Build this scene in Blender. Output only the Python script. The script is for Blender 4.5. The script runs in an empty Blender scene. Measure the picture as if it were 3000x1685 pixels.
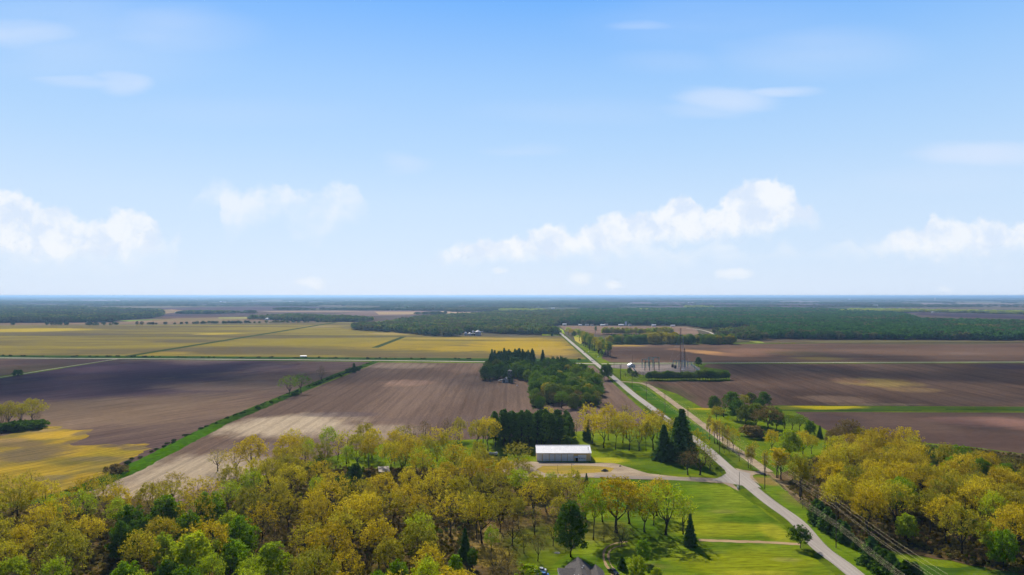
import bpy, bmesh, math, random
import numpy as np
from mathutils import Vector, Matrix
S = bpy.context.scene
COL = S.collection
R_ = math.radians
# ------------------------------------------------------------------ camera
H = 95.0; F = 2000.0; HZ = 866.0            # drone height, focal length and horizon row of the 3000 px wide photograph
cam_d = bpy.data.cameras.new("camera"); cam = bpy.data.objects.new("camera", cam_d); COL.objects.link(cam)
cam.location = (0, 0, H); cam.rotation_euler = (R_(90), 0, 0)
cam_d.sensor_width = 36; cam_d.lens = 24; cam_d.shift_y = (HZ - 842.5) / 3000.0
cam_d.clip_start = 1.0; cam_d.clip_end = 200000
S.camera = cam
S.view_settings.view_transform = 'Standard'; S.view_settings.look = 'None'
S.view_settings.exposure = 0.25; S.view_settings.gamma = 1.0
S.render.resolution_x = 1024; S.render.resolution_y = 575

def G(x, y):                                # ground point seen at a place of the photograph
    Y = F * H / (y - HZ)
    return ((x - 1500.0) / F * Y, Y)
def MPP(y): return (F * H / (y - HZ)) / F   # metres per photo pixel across, at that distance

# ------------------------------------------------------------------ node helper
class NT:
    def __init__(s, tree): s.t = tree; s.n = tree.nodes; s.l = tree.links
    def node(s, kind, **kw):
        n = s.n.new(kind)
        for k, v in kw.items(): setattr(n, k, v)
        return n
    def put(s, sock, v):
        if isinstance(v, bpy.types.NodeSocket): s.l.new(v, sock)
        elif v is not None:
            if isinstance(v, (tuple, list)) and len(v) == 3 and sock.type == 'RGBA': v = (*v, 1)
            sock.default_value = v
    def math(s, op, a, b=None, c=None, clamp=False):
        n = s.node('ShaderNodeMath', operation=op, use_clamp=clamp)
        s.put(n.inputs[0], a); s.put(n.inputs[1], b) if b is not None else None
        if c is not None: s.put(n.inputs[2], c)
        return n.outputs[0]
    def vm(s, op, a, b=None, out=0):
        n = s.node('ShaderNodeVectorMath', operation=op); s.put(n.inputs[0], a)
        if b is not None: s.put(n.inputs[1], b)
        return n.outputs['Value'] if op in ('LENGTH', 'DOT_PRODUCT', 'DISTANCE') else n.outputs[0]
    def mix(s, f, a, b, blend='MIX'):
        n = s.node('ShaderNodeMix', data_type='RGBA', blend_type=blend, clamp_factor=True)
        s.put(n.inputs[0], f); s.put(n.inputs[6], a); s.put(n.inputs[7], b); return n.outputs[2]
    def noise(s, vec, scale, detail=4, rough=.55, out=0):
        n = s.node('ShaderNodeTexNoise'); s.put(n.inputs['Vector'], vec)
        n.inputs['Scale'].default_value = scale; n.inputs['Detail'].default_value = detail; n.inputs['Roughness'].default_value = rough
        return n.outputs[out]
    def rng(s, v, a, b, c=0., d=1., smooth=True):
        n = s.node('ShaderNodeMapRange', interpolation_type='SMOOTHSTEP' if smooth else 'LINEAR')
        s.put(n.inputs[0], v)
        for i, q in enumerate((a, b, c, d)): s.put(n.inputs[i + 1], q)
        return n.outputs[0]
    def ramp(s, f, stops):
        n = s.node('ShaderNodeValToRGB'); e = n.color_ramp.elements
        while len(e) < len(stops): e.new(.5)
        for q, (p, c) in zip(e, stops): q.position = p; q.color = (*c, 1)
        s.put(n.inputs[0], f); return n.outputs[0]

# ------------------------------------------------------------------ sky
SUN_EL = 40.0; SUN_AZ = -15.0               # azimuth measured from +Y towards +X
W = bpy.data.worlds.new("World"); S.world = W; W.use_nodes = True
t = NT(W.node_tree); t.n.clear()
out = t.node('ShaderNodeOutputWorld'); bg = t.node('ShaderNodeBackground'); t.l.new(bg.outputs[0], out.inputs[0])
sky = t.node('ShaderNodeTexSky', sky_type='NISHITA', sun_disc=False)
sky.sun_elevation = R_(SUN_EL); sky.sun_rotation = R_(SUN_AZ); sky.air_density = 1.0; sky.dust_density = .6
dirv = t.node('ShaderNodeTexCoord').outputs['Generated']
sep = t.node('ShaderNodeSeparateXYZ'); t.l.new(dirv, sep.inputs[0])
hx = t.math('SQRT', t.math('ADD', t.math('MULTIPLY', sep.outputs[0], sep.outputs[0]), t.math('MULTIPLY', sep.outputs[1], sep.outputs[1])))
elev = t.math('DIVIDE', sep.outputs[2], t.math('MAXIMUM', hx, .02))          # tan of elevation
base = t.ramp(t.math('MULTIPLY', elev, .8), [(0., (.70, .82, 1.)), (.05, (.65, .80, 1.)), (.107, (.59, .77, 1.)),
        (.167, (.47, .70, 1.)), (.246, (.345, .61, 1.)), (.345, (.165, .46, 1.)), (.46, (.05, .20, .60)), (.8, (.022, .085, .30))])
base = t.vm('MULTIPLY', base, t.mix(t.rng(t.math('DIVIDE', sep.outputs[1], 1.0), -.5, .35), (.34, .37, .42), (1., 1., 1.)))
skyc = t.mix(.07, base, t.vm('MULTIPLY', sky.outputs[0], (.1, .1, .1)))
yy = t.math('MAXIMUM', sep.outputs[1], .04)
uv = t.node('ShaderNodeCombineXYZ')
t.put(uv.inputs[0], t.math('DIVIDE', sep.outputs[0], yy)); t.put(uv.inputs[1], t.math('DIVIDE', sep.outputs[2], yy))
UV = uv.outputs[0]
wob = t.node('ShaderNodeTexNoise'); t.put(wob.inputs[0], UV); wob.inputs['Scale'].default_value = 34; wob.inputs['Detail'].default_value = 5
wob.inputs['Roughness'].default_value = .6
wv = t.vm('MULTIPLY', t.vm('SUBTRACT', wob.outputs[1], (.5, .5, .5)), (.030, .022, 0))
UVc = t.vm('ADD', UV, wv)
def ell_max(P, items):
    acc = None
    for (cx, cy, rx, ry, w) in items:
        c = ((cx - 1500) / F, (HZ - cy) / F, 0)
        d = t.vm('MULTIPLY', t.vm('SUBTRACT', P, c), (F / rx, F / ry, 0))
        v = t.math('MULTIPLY_ADD', t.vm('DOT_PRODUCT', d, d), -w, w)
        acc = v if acc is None else t.math('MAXIMUM', acc, v)
    return acc
sc = t.node('ShaderNodeSeparateXYZ'); t.put(sc.inputs[0], UVc); U1 = t.math('MULTIPLY_ADD', sc.outputs[0], 1/1.8, .5)
puff = t.node('ShaderNodeTexVoronoi', feature='SMOOTH_F1'); t.put(puff.inputs[0], UV); puff.inputs['Scale'].default_value = 38; puff.inputs['Smoothness'].default_value = .25; puff.inputs['Detail'].default_value = 2
pf = t.math('MULTIPLY', t.math('SUBTRACT', .5, puff.outputs[0]), .014)
V1 = t.math('ADD', sc.outputs[1], pf)
def curve_at(pts_, kind='AUTO'):
    n = t.node('ShaderNodeFloatCurve'); cv = n.mapping.curves[0]; pts = cv.points
    P = [(((x - 1500) / F) / 1.8 + .5, (HZ - y) / F * 4) for x, y in pts_]
    P = [(0., P[0][1])] + [p for p in P if 0 < p[0] < 1] + [(1., P[-1][1])]
    while len(pts) < len(P): pts.new(.5, .5)
    for q, p in zip(pts, P): q.location = p; q.handle_type = kind
    n.mapping.update(); t.put(n.inputs[1], U1); return t.math('MULTIPLY', n.outputs[0], .25)
def bank_mask(tops, bots, st, sb):
    """a bank of heaped cloud: its upper and lower outline (photo px) and how softly each ends"""
    return t.math('MULTIPLY', t.rng(t.math('SUBTRACT', curve_at(tops), V1), 0., st), t.rng(t.math('SUBTRACT', V1, curve_at(bots)), -sb, sb))
def gate(spans):
    n = t.node('ShaderNodeFloatCurve'); cv = n.mapping.curves[0]; pts = cv.points
    P = [(((x - 1500) / F) / 1.8 + .5, y) for x, y in spans]; P = [(0., P[0][1])] + [p for p in P if 0 < p[0] < 1] + [(1., P[-1][1])]
    while len(pts) < len(P): pts.new(.5, .5)
    for q, p in zip(pts, P): q.location = p; q.handle_type = 'VECTOR'
    n.mapping.update(); t.put(n.inputs[1], U1); return n.outputs[0]
m1 = bank_mask([(0,555),(60,560),(95,590),(130,608),(165,598),(205,618),(250,652),(300,645),(335,618),(385,618),(425,622),(452,650),(480,690),(560,720),(1240,760),(1290,740),(1345,715),(1390,708),(1440,704),(1480,698),(1530,690),(1577,668),(1640,664),(1690,684),(1738,648),(1790,628),(1850,628),(1913,622),(1955,590),(1985,570),(2025,580),(2045,608),(2100,602),(2130,566),(2164,542),(2215,530),(2245,524),(2290,546),(2346,583),(2385,604),(2410,640),(2480,700),(2560,704),(2606,690),(2650,668),(2700,672),(2725,645),(2762,632),(2800,648),(2840,655),(2890,640),(2925,650),(2960,660),(3000,655)], [(0,755),(200,762),(440,750),(520,765),(1280,775),(1500,768),(1700,752),(1900,722),(2100,708),(2250,692),(2400,668),(2520,745),(2700,752),(3000,740)], .014, .014)
m1 = t.math('MULTIPLY', m1, gate([(0,.9),(440,.9),(500,0),(1230,0),(1300,.8),(1400,1),(2370,1),(2430,0),(2540,.0),(2620,.9),(3000,.85)]))
m2 = bank_mask([(0,700),(480,700),(560,600),(585,560),(615,535),(650,530),(680,552),(705,572),(735,560),(775,542),(840,540),(900,560),(960,542),(1000,532),(1040,545),(1060,580),(1090,620),(1200,690),(1700,720),(1760,712),(1840,720),(1880,705),(1925,720),(1990,735),(2060,722),(2100,702),(2150,722),(2230,745),(2310,716),(2350,740),(2420,720),(2480,705),(2560,715),(3000,720)], [(0,790),(500,790),(560,600),(640,600),(660,700),(720,660),(800,640),(900,700),(1000,640),(1060,630),(1100,650),(1700,760),(1900,780),(2100,760),(2300,745),(2500,745),(3000,790)], .016, .022)
m2 = t.math('MULTIPLY', t.math('MULTIPLY', m2, t.rng(t.noise(UVc, 13, 4, .6), .36, .62, .25, 1.)), gate([(0,.4),(540,.5),(620,1),(1030,1),(1090,0),(1650,0),(1780,.8),(2500,.8),(3000,.4)]))
m4 = ell_max(UVc, [(2150,802,72,24,.9),(1702,816,46,22,.8),(1800,836,36,17,.9),(1462,795,36,15,.7),(912,830,62,22,.8),(2762,845,30,10,.6)])
m2 = t.math('MAXIMUM', m2, t.rng(m4, .05, 1.))
shade = t.noise(UVc, 22, 5, .6)
# high thin cloud, drawn out along its wind direction
strch = t.node('ShaderNodeMapping'); t.put(strch.inputs[0], UV); strch.inputs['Rotation'].default_value = (0, 0, R_(-9)); strch.inputs['Scale'].default_value = (3.2, 17, 1)
cn = t.node('ShaderNodeTexNoise'); t.put(cn.inputs[0], strch.outputs[0]); cn.inputs['Scale'].default_value = 1.3; cn.inputs['Detail'].default_value = 5
UVw = t.vm('ADD', UV, t.vm('MULTIPLY', t.vm('SUBTRACT', cn.outputs[1], (.5, .5, .5)), (.09, .035, 0)))
cir = [(345,240,120,50,1.4),(240,245,190,30,1.),(70,105,230,58,1.),(480,90,340,110,.6),(300,150,520,140,.45),(1890,72,150,20,.6),(2130,285,190,50,1.1),(2290,265,150,20,.9),
 (2060,320,190,32,.6),(2900,455,260,56,1.1),(2400,150,420,110,.5),(1700,330,420,60,.35),(700,330,500,60,.3),(1180,488,90,48,.7),(1530,435,170,22,.5),(230,110,420,200,.5),(2100,60,500,120,.35),(1950,180,260,50,.4),(2750,520,400,60,.4)]
m3 = t.math('MULTIPLY', t.rng(ell_max(UVw, cir), 0., 1.25), t.rng(cn.outputs[0], .25, .7, .55, 1.))
white = t.mix(t.rng(shade, .36, .60), (.74, .83, .98), (.97, .98, 1.))
c = t.mix(t.math('MULTIPLY', m3, .70), skyc, (.72, .82, 1.))
c = t.mix(t.math('MULTIPLY', m2, .70), c, (.90, .94, 1.))
c = t.mix(t.math('MULTIPLY', m1, .80), c, white)
# the cloudy quarter of the sky lies low towards +Y; elsewhere the sky is clear
wa = t.math('MULTIPLY', t.math('GREATER_THAN', sep.outputs[1], .05), t.math('MULTIPLY', t.math('GREATER_THAN', elev, -.01), t.math('LESS_THAN', elev, .62)))
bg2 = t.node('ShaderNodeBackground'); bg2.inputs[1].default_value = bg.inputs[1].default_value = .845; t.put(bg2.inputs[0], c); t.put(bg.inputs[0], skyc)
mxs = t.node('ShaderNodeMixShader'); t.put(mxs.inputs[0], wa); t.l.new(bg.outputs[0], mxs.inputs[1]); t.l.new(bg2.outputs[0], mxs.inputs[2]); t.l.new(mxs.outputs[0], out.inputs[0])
W.cycles.sampling_method = 'MANUAL'; W.cycles.sample_map_resolution = 128
S.cycles.max_bounces = 4; S.cycles.diffuse_bounces = 2; S.cycles.glossy_bounces = 2; S.cycles.transmission_bounces = 3; S.cycles.transparent_max_bounces = 24; S.cycles.volume_bounces = 0
S.cycles.use_adaptive_sampling = True; S.cycles.adaptive_threshold = .03; S.cycles.adaptive_min_samples = 8
# ------------------------------------------------------------------ sun
sd = bpy.data.lights.new("sun", 'SUN'); sd.energy = 5.0; sd.angle = R_(.5); sd.color = (1., .93, .80)
so = bpy.data.objects.new("sun", sd); COL.objects.link(so)
ts = Vector((math.sin(R_(SUN_AZ)) * math.cos(R_(SUN_EL)), math.cos(R_(SUN_AZ)) * math.cos(R_(SUN_EL)), math.sin(R_(SUN_EL))))
so.rotation_euler = ts.to_track_quat('Z', 'Y').to_euler(); so.location = (0, 0, 300)

# ------------------------------------------------------------------ object helpers
def tag(o, label=None, cat=None, group=None, kind=None):
    if label: o['label'] = label
    if cat: o['category'] = cat
    if group: o['group'] = group
    if kind: o['kind'] = kind
    return o
def mesh(name, verts, faces, smooth=False):
    me = bpy.data.meshes.new(name)
    v = np.asarray(verts, dtype=np.float32)
    if isinstance(faces, np.ndarray):
        me.vertices.add(len(v)); me.vertices.foreach_set('co', v.ravel())
        k = faces.shape[1]; me.loops.add(faces.size); me.loops.foreach_set('vertex_index', faces.astype(np.int32).ravel())
        me.polygons.add(len(faces)); me.polygons.foreach_set('loop_start', np.arange(0, faces.size, k, dtype=np.int32))
        me.update(calc_edges=True)
    else: me.from_pydata([tuple(map(float, q)) for q in v], [], faces); me.update()
    if smooth: me.polygons.foreach_set('use_smooth', [True] * len(me.polygons))
    return me
def obj(name, me, mat=None, parent=None, loc=None, rz=0):
    o = bpy.data.objects.new(name, me); COL.objects.link(o)
    if mat is not None and me is not None: me.materials.append(mat)
    if parent: o.parent = parent
    if loc: o.location = loc
    if rz: o.rotation_euler = (0, 0, rz)
    return o
def thing(name, label, cat, loc=(0, 0, 0), rz=0, group=None):
    o = bpy.data.objects.new(name, None); COL.objects.link(o); o.location = loc; o.rotation_euler = (0, 0, rz); o.empty_display_size = .5
    return tag(o, label, cat, group)
class MB:
    def __init__(s): s.v = []; s.f = []
    def box(s, x0, x1, y0, y1, z0, z1):
        b = len(s.v); s.v += [(x, y, z) for z in (z0, z1) for (x, y) in ((x0, y0), (x1, y0), (x1, y1), (x0, y1))]
        s.f += [(b, b+3, b+2, b+1), (b+4, b+5, b+6, b+7), (b, b+1, b+5, b+4), (b+1, b+2, b+6, b+5), (b+2, b+3, b+7, b+6), (b+3, b, b+4, b+7)]; return s
    def tube(s, pts, rad, n=6, cap=True):
        pts = [Vector(p) for p in pts]; b = len(s.v)
        for i, p in enumerate(pts):
            d = (pts[min(i+1, len(pts)-1)] - pts[max(i-1, 0)])
            d = d.normalized() if d.length > 1e-9 else Vector((0, 0, 1))
            a = Vector((0, 0, 1)) if abs(d.z) < .9 else Vector((1, 0, 0))
            u = d.cross(a).normalized(); w = d.cross(u)
            r = rad[i] if isinstance(rad, (list, tuple)) else rad
            for k in range(n):
                an = 2*math.pi*k/n; s.v.append(tuple(p + (u*math.cos(an) + w*math.sin(an))*r))
        for i in range(len(pts)-1):
            for k in range(n): s.f.append((b+i*n+k, b+i*n+(k+1) % n, b+(i+1)*n+(k+1) % n, b+(i+1)*n+k))
        if cap: s.f.append(tuple(b+k for k in range(n-1, -1, -1))); s.f.append(tuple(b+(len(pts)-1)*n+k for k in range(n)))
        return s
    def prism(s, poly, x0, x1, axis='x'):      # polygon in the other two axes, extruded
        b = len(s.v); n = len(poly)
        for x in (x0, x1):
            for (p, q) in poly: s.v.append((x, p, q) if axis == 'x' else ((p, x, q) if axis == 'y' else (p, q, x)))
        s.f.append(tuple(range(b, b+n))); s.f.append(tuple(range(b+2*n-1, b+n-1, -1)))
        for k in range(n): s.f.append((b+k, b+n+k, b+n+(k+1) % n, b+(k+1) % n))
        return s
    def lathe(s, prof, cx=0, cy=0, n=24):
        b = len(s.v)
        for (r, z) in prof:
            for k in range(n): an = 2*math.pi*k/n; s.v.append((cx + r*math.cos(an), cy + r*math.sin(an), z))
        for i in range(len(prof)-1):
            for k in range(n): s.f.append((b+i*n+k, b+i*n+(k+1) % n, b+(i+1)*n+(k+1) % n, b+(i+1)*n+k))
        return s
    def build(s, name, mat, parent=None, bevel=0, smooth=False, fixn=True):
        me = mesh(name, s.v, s.f, smooth)
        if fixn or bevel:
            bm = bmesh.new(); bm.from_mesh(me); bmesh.ops.recalc_face_normals(bm, faces=bm.faces)
            if bevel: bmesh.ops.bevel(bm, geom=list(bm.edges), offset=bevel, segments=1, affect='EDGES')
            bm.to_mesh(me); bm.free()
        return obj(name, me, mat, parent)
def copy_tree(o, parent=None):
    c = o.copy(); COL.objects.link(c); c.parent = parent
    for ch in list(o.children): copy_tree(ch, c)
    return c

# ------------------------------------------------------------------ materials
def new_mat(name):
    m = bpy.data.materials.new(name); m.use_nodes = True; t = NT(m.node_tree); t.n.clear()
    o = t.node('ShaderNodeOutputMaterial'); b = t.node('ShaderNodeBsdfPrincipled'); t.l.new(b.outputs[0], o.inputs[0]); return m, t, b, o
def mat(name, col, rough=.7, var=.12, scale=2., metal=0., spec=.3):
    m, t, b, o = new_mat(name)
    g = t.node('ShaderNodeTexCoord').outputs['Object']
    n = t.noise(g, scale, 5, .6)
    lo = tuple(x*(1-var) for x in col); hi = tuple(min(1, x*(1+var)) for x in col)
    t.put(b.inputs['Base Color'], t.mix(t.rng(n, .3, .7), lo, hi))
    b.inputs['Roughness'].default_value = rough; b.inputs['Metallic'].default_value = metal; b.inputs['Specular IOR Level'].default_value = spec
    return m
def leaf_mat(name, stops, transl=.45, jitter=.35):
    m, t, b, o = new_mat(name)
    oi = t.node('ShaderNodeObjectInfo'); ge = t.node('ShaderNodeNewGeometry')
    col = t.ramp(oi.outputs['Random'], stops)
    k = t.math('MULTIPLY_ADD', ge.outputs['Random Per Island'], jitter*2, 1-jitter)
    kk = t.node('ShaderNodeCombineXYZ'); [t.put(kk.inputs[i], k) for i in range(3)]
    col = t.vm('MULTIPLY', col, kk.outputs[0])
    d = t.node('ShaderNodeBsdfDiffuse'); tr = t.node('ShaderNodeBsdfTranslucent'); mx = t.node('ShaderNodeMixShader')
    t.put(d.inputs[0], col); t.put(tr.inputs[0], col); mx.inputs[0].default_value = transl
    t.l.new(d.outputs[0], mx.inputs[1]); t.l.new(tr.outputs[0], mx.inputs[2]); t.l.new(mx.outputs[0], o.inputs[0]); t.n.remove(b)
    return m
def wood_mat(name, stops, scale=1/170., transl=.25):
    """far woodland: the kind of tree changes from stand to stand and from tree to tree"""
    m, t, b, o = new_mat(name)
    oi = t.node('ShaderNodeObjectInfo'); ge = t.node('ShaderNodeNewGeometry')
    n = t.noise(ge.outputs['Position'], scale, 3, .6)
    f = t.math('ADD', t.rng(n, .3, .7, 0, .72, smooth=False), t.math('MULTIPLY', oi.outputs['Random'], .28))
    col = t.ramp(f, stops)
    k = t.math('MULTIPLY_ADD', ge.outputs['Random Per Island'], .5, .75)
    kk = t.node('ShaderNodeCombineXYZ'); [t.put(kk.inputs[i], k) for i in range(3)]
    col = t.vm('MULTIPLY', col, kk.outputs[0])
    d = t.node('ShaderNodeBsdfDiffuse'); tr = t.node('ShaderNodeBsdfTranslucent'); mx = t.node('ShaderNodeMixShader')
    t.put(d.inputs[0], col); t.put(tr.inputs[0], col); mx.inputs[0].default_value = transl
    t.l.new(d.outputs[0], mx.inputs[1]); t.l.new(tr.outputs[0], mx.inputs[2]); t.l.new(mx.outputs[0], o.inputs[0]); t.n.remove(b)
    return m
def field_mat(name, c1, c2, big=1/160., row=0., streak=.22, tracks=0, patches=(), fine=.16, speck=1.1, aniso=3., streakw=4., rows=0.):
    """soil or crop: two tones in large drawn-out areas, streaks along the rows, wheel tracks, and patches of another soil or crop or of sunlight painted into the colour
    patches: (px x, px y, half width px, half height px, colour, strength)"""
    m, t, b, o = new_mat(name)
    P = t.node('ShaderNodeNewGeometry').outputs['Position']
    mp = t.node('ShaderNodeMapping', vector_type='TEXTURE'); t.put(mp.inputs[0], P); mp.inputs['Rotation'].default_value = (0, 0, row); mp.inputs['Scale'].default_value = (aniso, 1, 1)
    n1 = t.noise(mp.outputs[0], big, 6, .62)
    col = t.mix(t.rng(n1, .40, .60), c1, c2)
    mp2 = t.node('ShaderNodeMapping', vector_type='TEXTURE'); t.put(mp2.inputs[0], P); mp2.inputs['Rotation'].default_value = (0, 0, row); mp2.inputs['Scale'].default_value = (70, streakw*.5, 1)
    n2 = t.noise(mp2.outputs[0], 1., 4, .65)
    mp3 = t.node('ShaderNodeMapping', vector_type='TEXTURE'); t.put(mp3.inputs[0], P); mp3.inputs['Rotation'].default_value = (0, 0, row); mp3.inputs['Scale'].default_value = (7, 1.6, 1)
    n3 = t.noise(mp3.outputs[0], speck, 3, .7)
    nd = t.noise(P, 1/45., 5, .65)
    nd2 = t.noise(mp.outputs[0], 1/9., 4, .7)
    for (px, py, rx, ry, pc, st) in patches:
        cx, cy = G(px, py); mx = rx*MPP(py); my = ry*cy*cy/(F*H)
        d = t.vm('LENGTH', t.vm('MULTIPLY', t.vm('SUBTRACT', P, (cx, cy, 0)), (1/mx, 1/my, 0)))
        d = t.math('MULTIPLY_ADD', nd, 1.1, t.math('ADD', d, -.55))
        d = t.math('MULTIPLY_ADD', nd2, .8, t.math('ADD', d, -.4))
        col = t.mix(t.math('MULTIPLY', t.rng(d, 1.25, .55), st), col, pc)
    k = t.math('MULTIPLY', t.rng(n2, .25, .75, 1-streak, 1+streak), t.rng(n3, .25, .75, 1-fine, 1+fine))
    if rows:
        w = t.node('ShaderNodeTexWave', wave_type='BANDS', bands_direction='Y'); 
        mp4 = t.node('ShaderNodeMapping', vector_type='TEXTURE'); t.put(mp4.inputs[0], P); mp4.inputs['Rotation'].default_value = (0, 0, row)
        t.put(w.inputs[0], mp4.outputs[0]); w.inputs['Scale'].default_value = 6.283/20./rows; w.inputs['Distortion'].default_value = 1.2; w.inputs['Detail'].default_value = 2; w.inputs['Detail Scale'].default_value=.02
        k = t.math('MULTIPLY', k, t.rng(w.outputs[1], .70, 1., 1., .86))
    kk = t.node('ShaderNodeCombineXYZ'); [t.put(kk.inputs[i], k) for i in range(3)]
    col = t.vm('MULTIPLY', col, kk.outputs[0])
    t.put(b.inputs['Base Color'], col); b.inputs['Roughness'].default_value = 1.; b.inputs['Specular IOR Level'].default_value = 0.
    return m
ZL = [0.0]
def sheet(name, poly, m, px=True, z=None, step=None, kind='structure', cat=None, label=None, rag=0.):
    """flat sheet on the ground from a closed outline"""
    if z is None: ZL[0] += .006; z = ZL[0]
    P = [G(*p) for p in poly] if px else poly
    Q = []; rr = random.Random(len(P)*7+int(abs(P[0][0])))          # nothing grows with a ruler-straight edge
    for a, b_ in zip(P, P[1:]+P[:1]):
        L = math.hypot(b_[0]-a[0], b_[1]-a[1]); Q.append(a)
        if rag and L < 400:
            k = int(L/4); w0 = 0.
            for i in range(1, k): w0 = w0*.7 + rr.uniform(-1, 1)*rag*.6; nx, ny = -(b_[1]-a[1])/L, (b_[0]-a[0])/L; Q.append((a[0]+(b_[0]-a[0])*i/k+nx*w0, a[1]+(b_[1]-a[1])*i/k+ny*w0))
    P = Q
    bm = bmesh.new(); vs = [bm.verts.new((x, y, z)) for x, y in P]
    bm.faces.new(vs); bmesh.ops.triangulate(bm, faces=bm.faces); bmesh.ops.recalc_face_normals(bm, faces=bm.faces)
    if bm.faces[:] and bm.faces[:][0].normal.z < 0: bmesh.ops.reverse_faces(bm, faces=bm.faces)
    me = bpy.data.meshes.new(name); bm.to_mesh(me); bm.free()
    o = obj(name, me, m); tag(o, label, cat, kind=kind); return o
def smooth_line(P, n=6):
    P = [Vector(p) for p in P]; out = []
    for i in range(len(P)-1):
        a = P[max(i-1, 0)]; b = P[i]; c = P[i+1]; d = P[min(i+2, len(P)-1)]
        for k in range(n):
            u = k/n; out.append(.5*((2*b) + (c-a)*u + (2*a-5*b+4*c-d)*u*u + (3*b-a-3*c+d)*u**3))
    out.append(P[-1]); return out
def ribbon(name, pts, width, m, px=True, z=None, kind='structure', n=6, jag=0, label=None, cat=None, seed=1):
    """a road or strip of even width along a line"""
    if z is None: ZL[0] += .006; z = ZL[0]
    P = smooth_line([Vector((*(G(*p) if px else p), 0)) for p in pts], n); rnd = random.Random(seed)
    v = []; f = []
    for i, p in enumerate(P):
        d = (P[min(i+1, len(P)-1)] - P[max(i-1, 0)]).normalized(); s = Vector((-d.y, d.x, 0))
        w = width(i/(len(P)-1)) if callable(width) else width
        a = p + s*(w/2 + rnd.uniform(-jag, jag)); b = p - s*(w/2 + rnd.uniform(-jag, jag))
        v += [(a.x, a.y, z), (b.x, b.y, z)]
        if i: k = 2*i; f.append((k-2, k-1, k+1, k))
    o = obj(name, mesh(name, v, f), m)
    if o.data.polygons[0].normal.z < 0: o.data.flip_normals()
    tag(o, label, cat, kind=kind); return o

# ================================================================== GROUND
GRASS1, GRASS2 = (.075, .125, .006), (.16, .205, .008)
# whole sheet: grass nearby, mixed farmland further out
m, t, b, o_ = new_mat('ground')
P = t.node('ShaderNodeNewGeometry').outputs['Position']
sp = t.node('ShaderNodeSeparateXYZ'); t.put(sp.inputs[0], P)
n1 = t.noise(P, 1/28., 6, .65); n2 = t.noise(P, 1/2.2, 3, .7)
g = t.mix(t.rng(n1, .35, .65), GRASS1, GRASS2)
gk = t.node('ShaderNodeCombineXYZ'); kq = t.rng(n2, .25, .75, .78, 1.2); [t.put(gk.inputs[i], kq) for i in range(3)]
g = t.vm('MULTIPLY', g, gk.outputs[0])
mpf = t.node('ShaderNodeMapping', vector_type='TEXTURE'); t.put(mpf.inputs[0], P); mpf.inputs['Scale'].default_value = (1500, 900, 1)
vo = t.node('ShaderNodeTexVoronoi', feature='F1', distance='CHEBYCHEV'); t.put(vo.inputs[0], mpf.outputs[0]); vo.inputs['Scale'].default_value = 1.; vo.inputs['Randomness'].default_value = .75
vs = t.node('ShaderNodeSeparateColor'); t.put(vs.inputs[0], vo.outputs['Color'])
far = t.ramp(vs.outputs[0], [(0., (.055, .038, .03)), (.3, (.09, .06, .045)), (.5, (.05, .07, .02)), (.62, (.12, .085, .055)), (.78, (.04, .055, .018)), (.9, (.18, .14, .07)), (1., (.06, .045, .05))])
far = t.vm('MULTIPLY', far, (1.5, 1.5, 1.6))
far = t.mix(.25, far, t.mix(t.rng(t.noise(P, 1/900., 5, .6), .35, .65), (.05, .05, .02), (.10, .08, .045)))
col = t.mix(t.rng(sp.outputs[1], 1250, 1500), g, far)
t.put(b.inputs['Base Color'], col); b.inputs['Roughness'].default_value = 1.; b.inputs['Specular IOR Level'].default_value = 0.
FAR = 62000
xs = [-70000, -20000, -5000, -1000, 0, 1000, 5000, 20000, 70000]; ys = [-600, 0, 300, 700, 1500, 4000, 12000, 30000, FAR]
v = [(x, y, 0) for y in ys for x in xs]; f = [(j*9+i, j*9+i+1, (j+1)*9+i+1, (j+1)*9+i) for j in range(8) for i in range(8)]
tag(obj('ground', mesh('ground', v, f), m), kind='structure')

YEL = (.33, .215, .020); PURP = (.070, .045, .066); TAN = (.30, .235, .165)
# --- left middle: big dark field, upper small field
sheet('dark_field', [(-1500,1160),(-400,1170),(0,1109),(345,1053),(1085,1060),(640,1240),(365,1378),(222,1432),(-100,1500),(-1500,1700)],
  field_mat('dark_soil', (.105,.068,.060), (.16,.108,.074), 1/110., R_(57), .36, 0, [
   (330,1085,420,32,PURP,.9),(260,1135,520,40,PURP,.75),(620,1075,260,20,PURP,.8),(760,1150,140,30,PURP,.0),
   (250,1210,330,55,(.20,.135,.085),.85),(560,1190,330,38,(.19,.125,.08),.6),(640,1130,200,14,(.22,.15,.10),.6),(600,1060,90,10,(.14,.10,.085),.5),(760,1075,60,10,(.13,.09,.085),.5),(250,1105,80,10,(.11,.07,.07),.7)
  ], aniso=4.5), rag=0.5)
sheet('dark_field', [(-1500,1150),(-400,1160),(0,1102),(335,1053),(-1500,1039)],
  field_mat('reddish_soil', (.095,.062,.055), (.14,.09,.07), 1/140., R_(20), .2, 0, [(30,1090,160,30,(.085,.07,.04),.6)]), rag=0.5)
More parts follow.
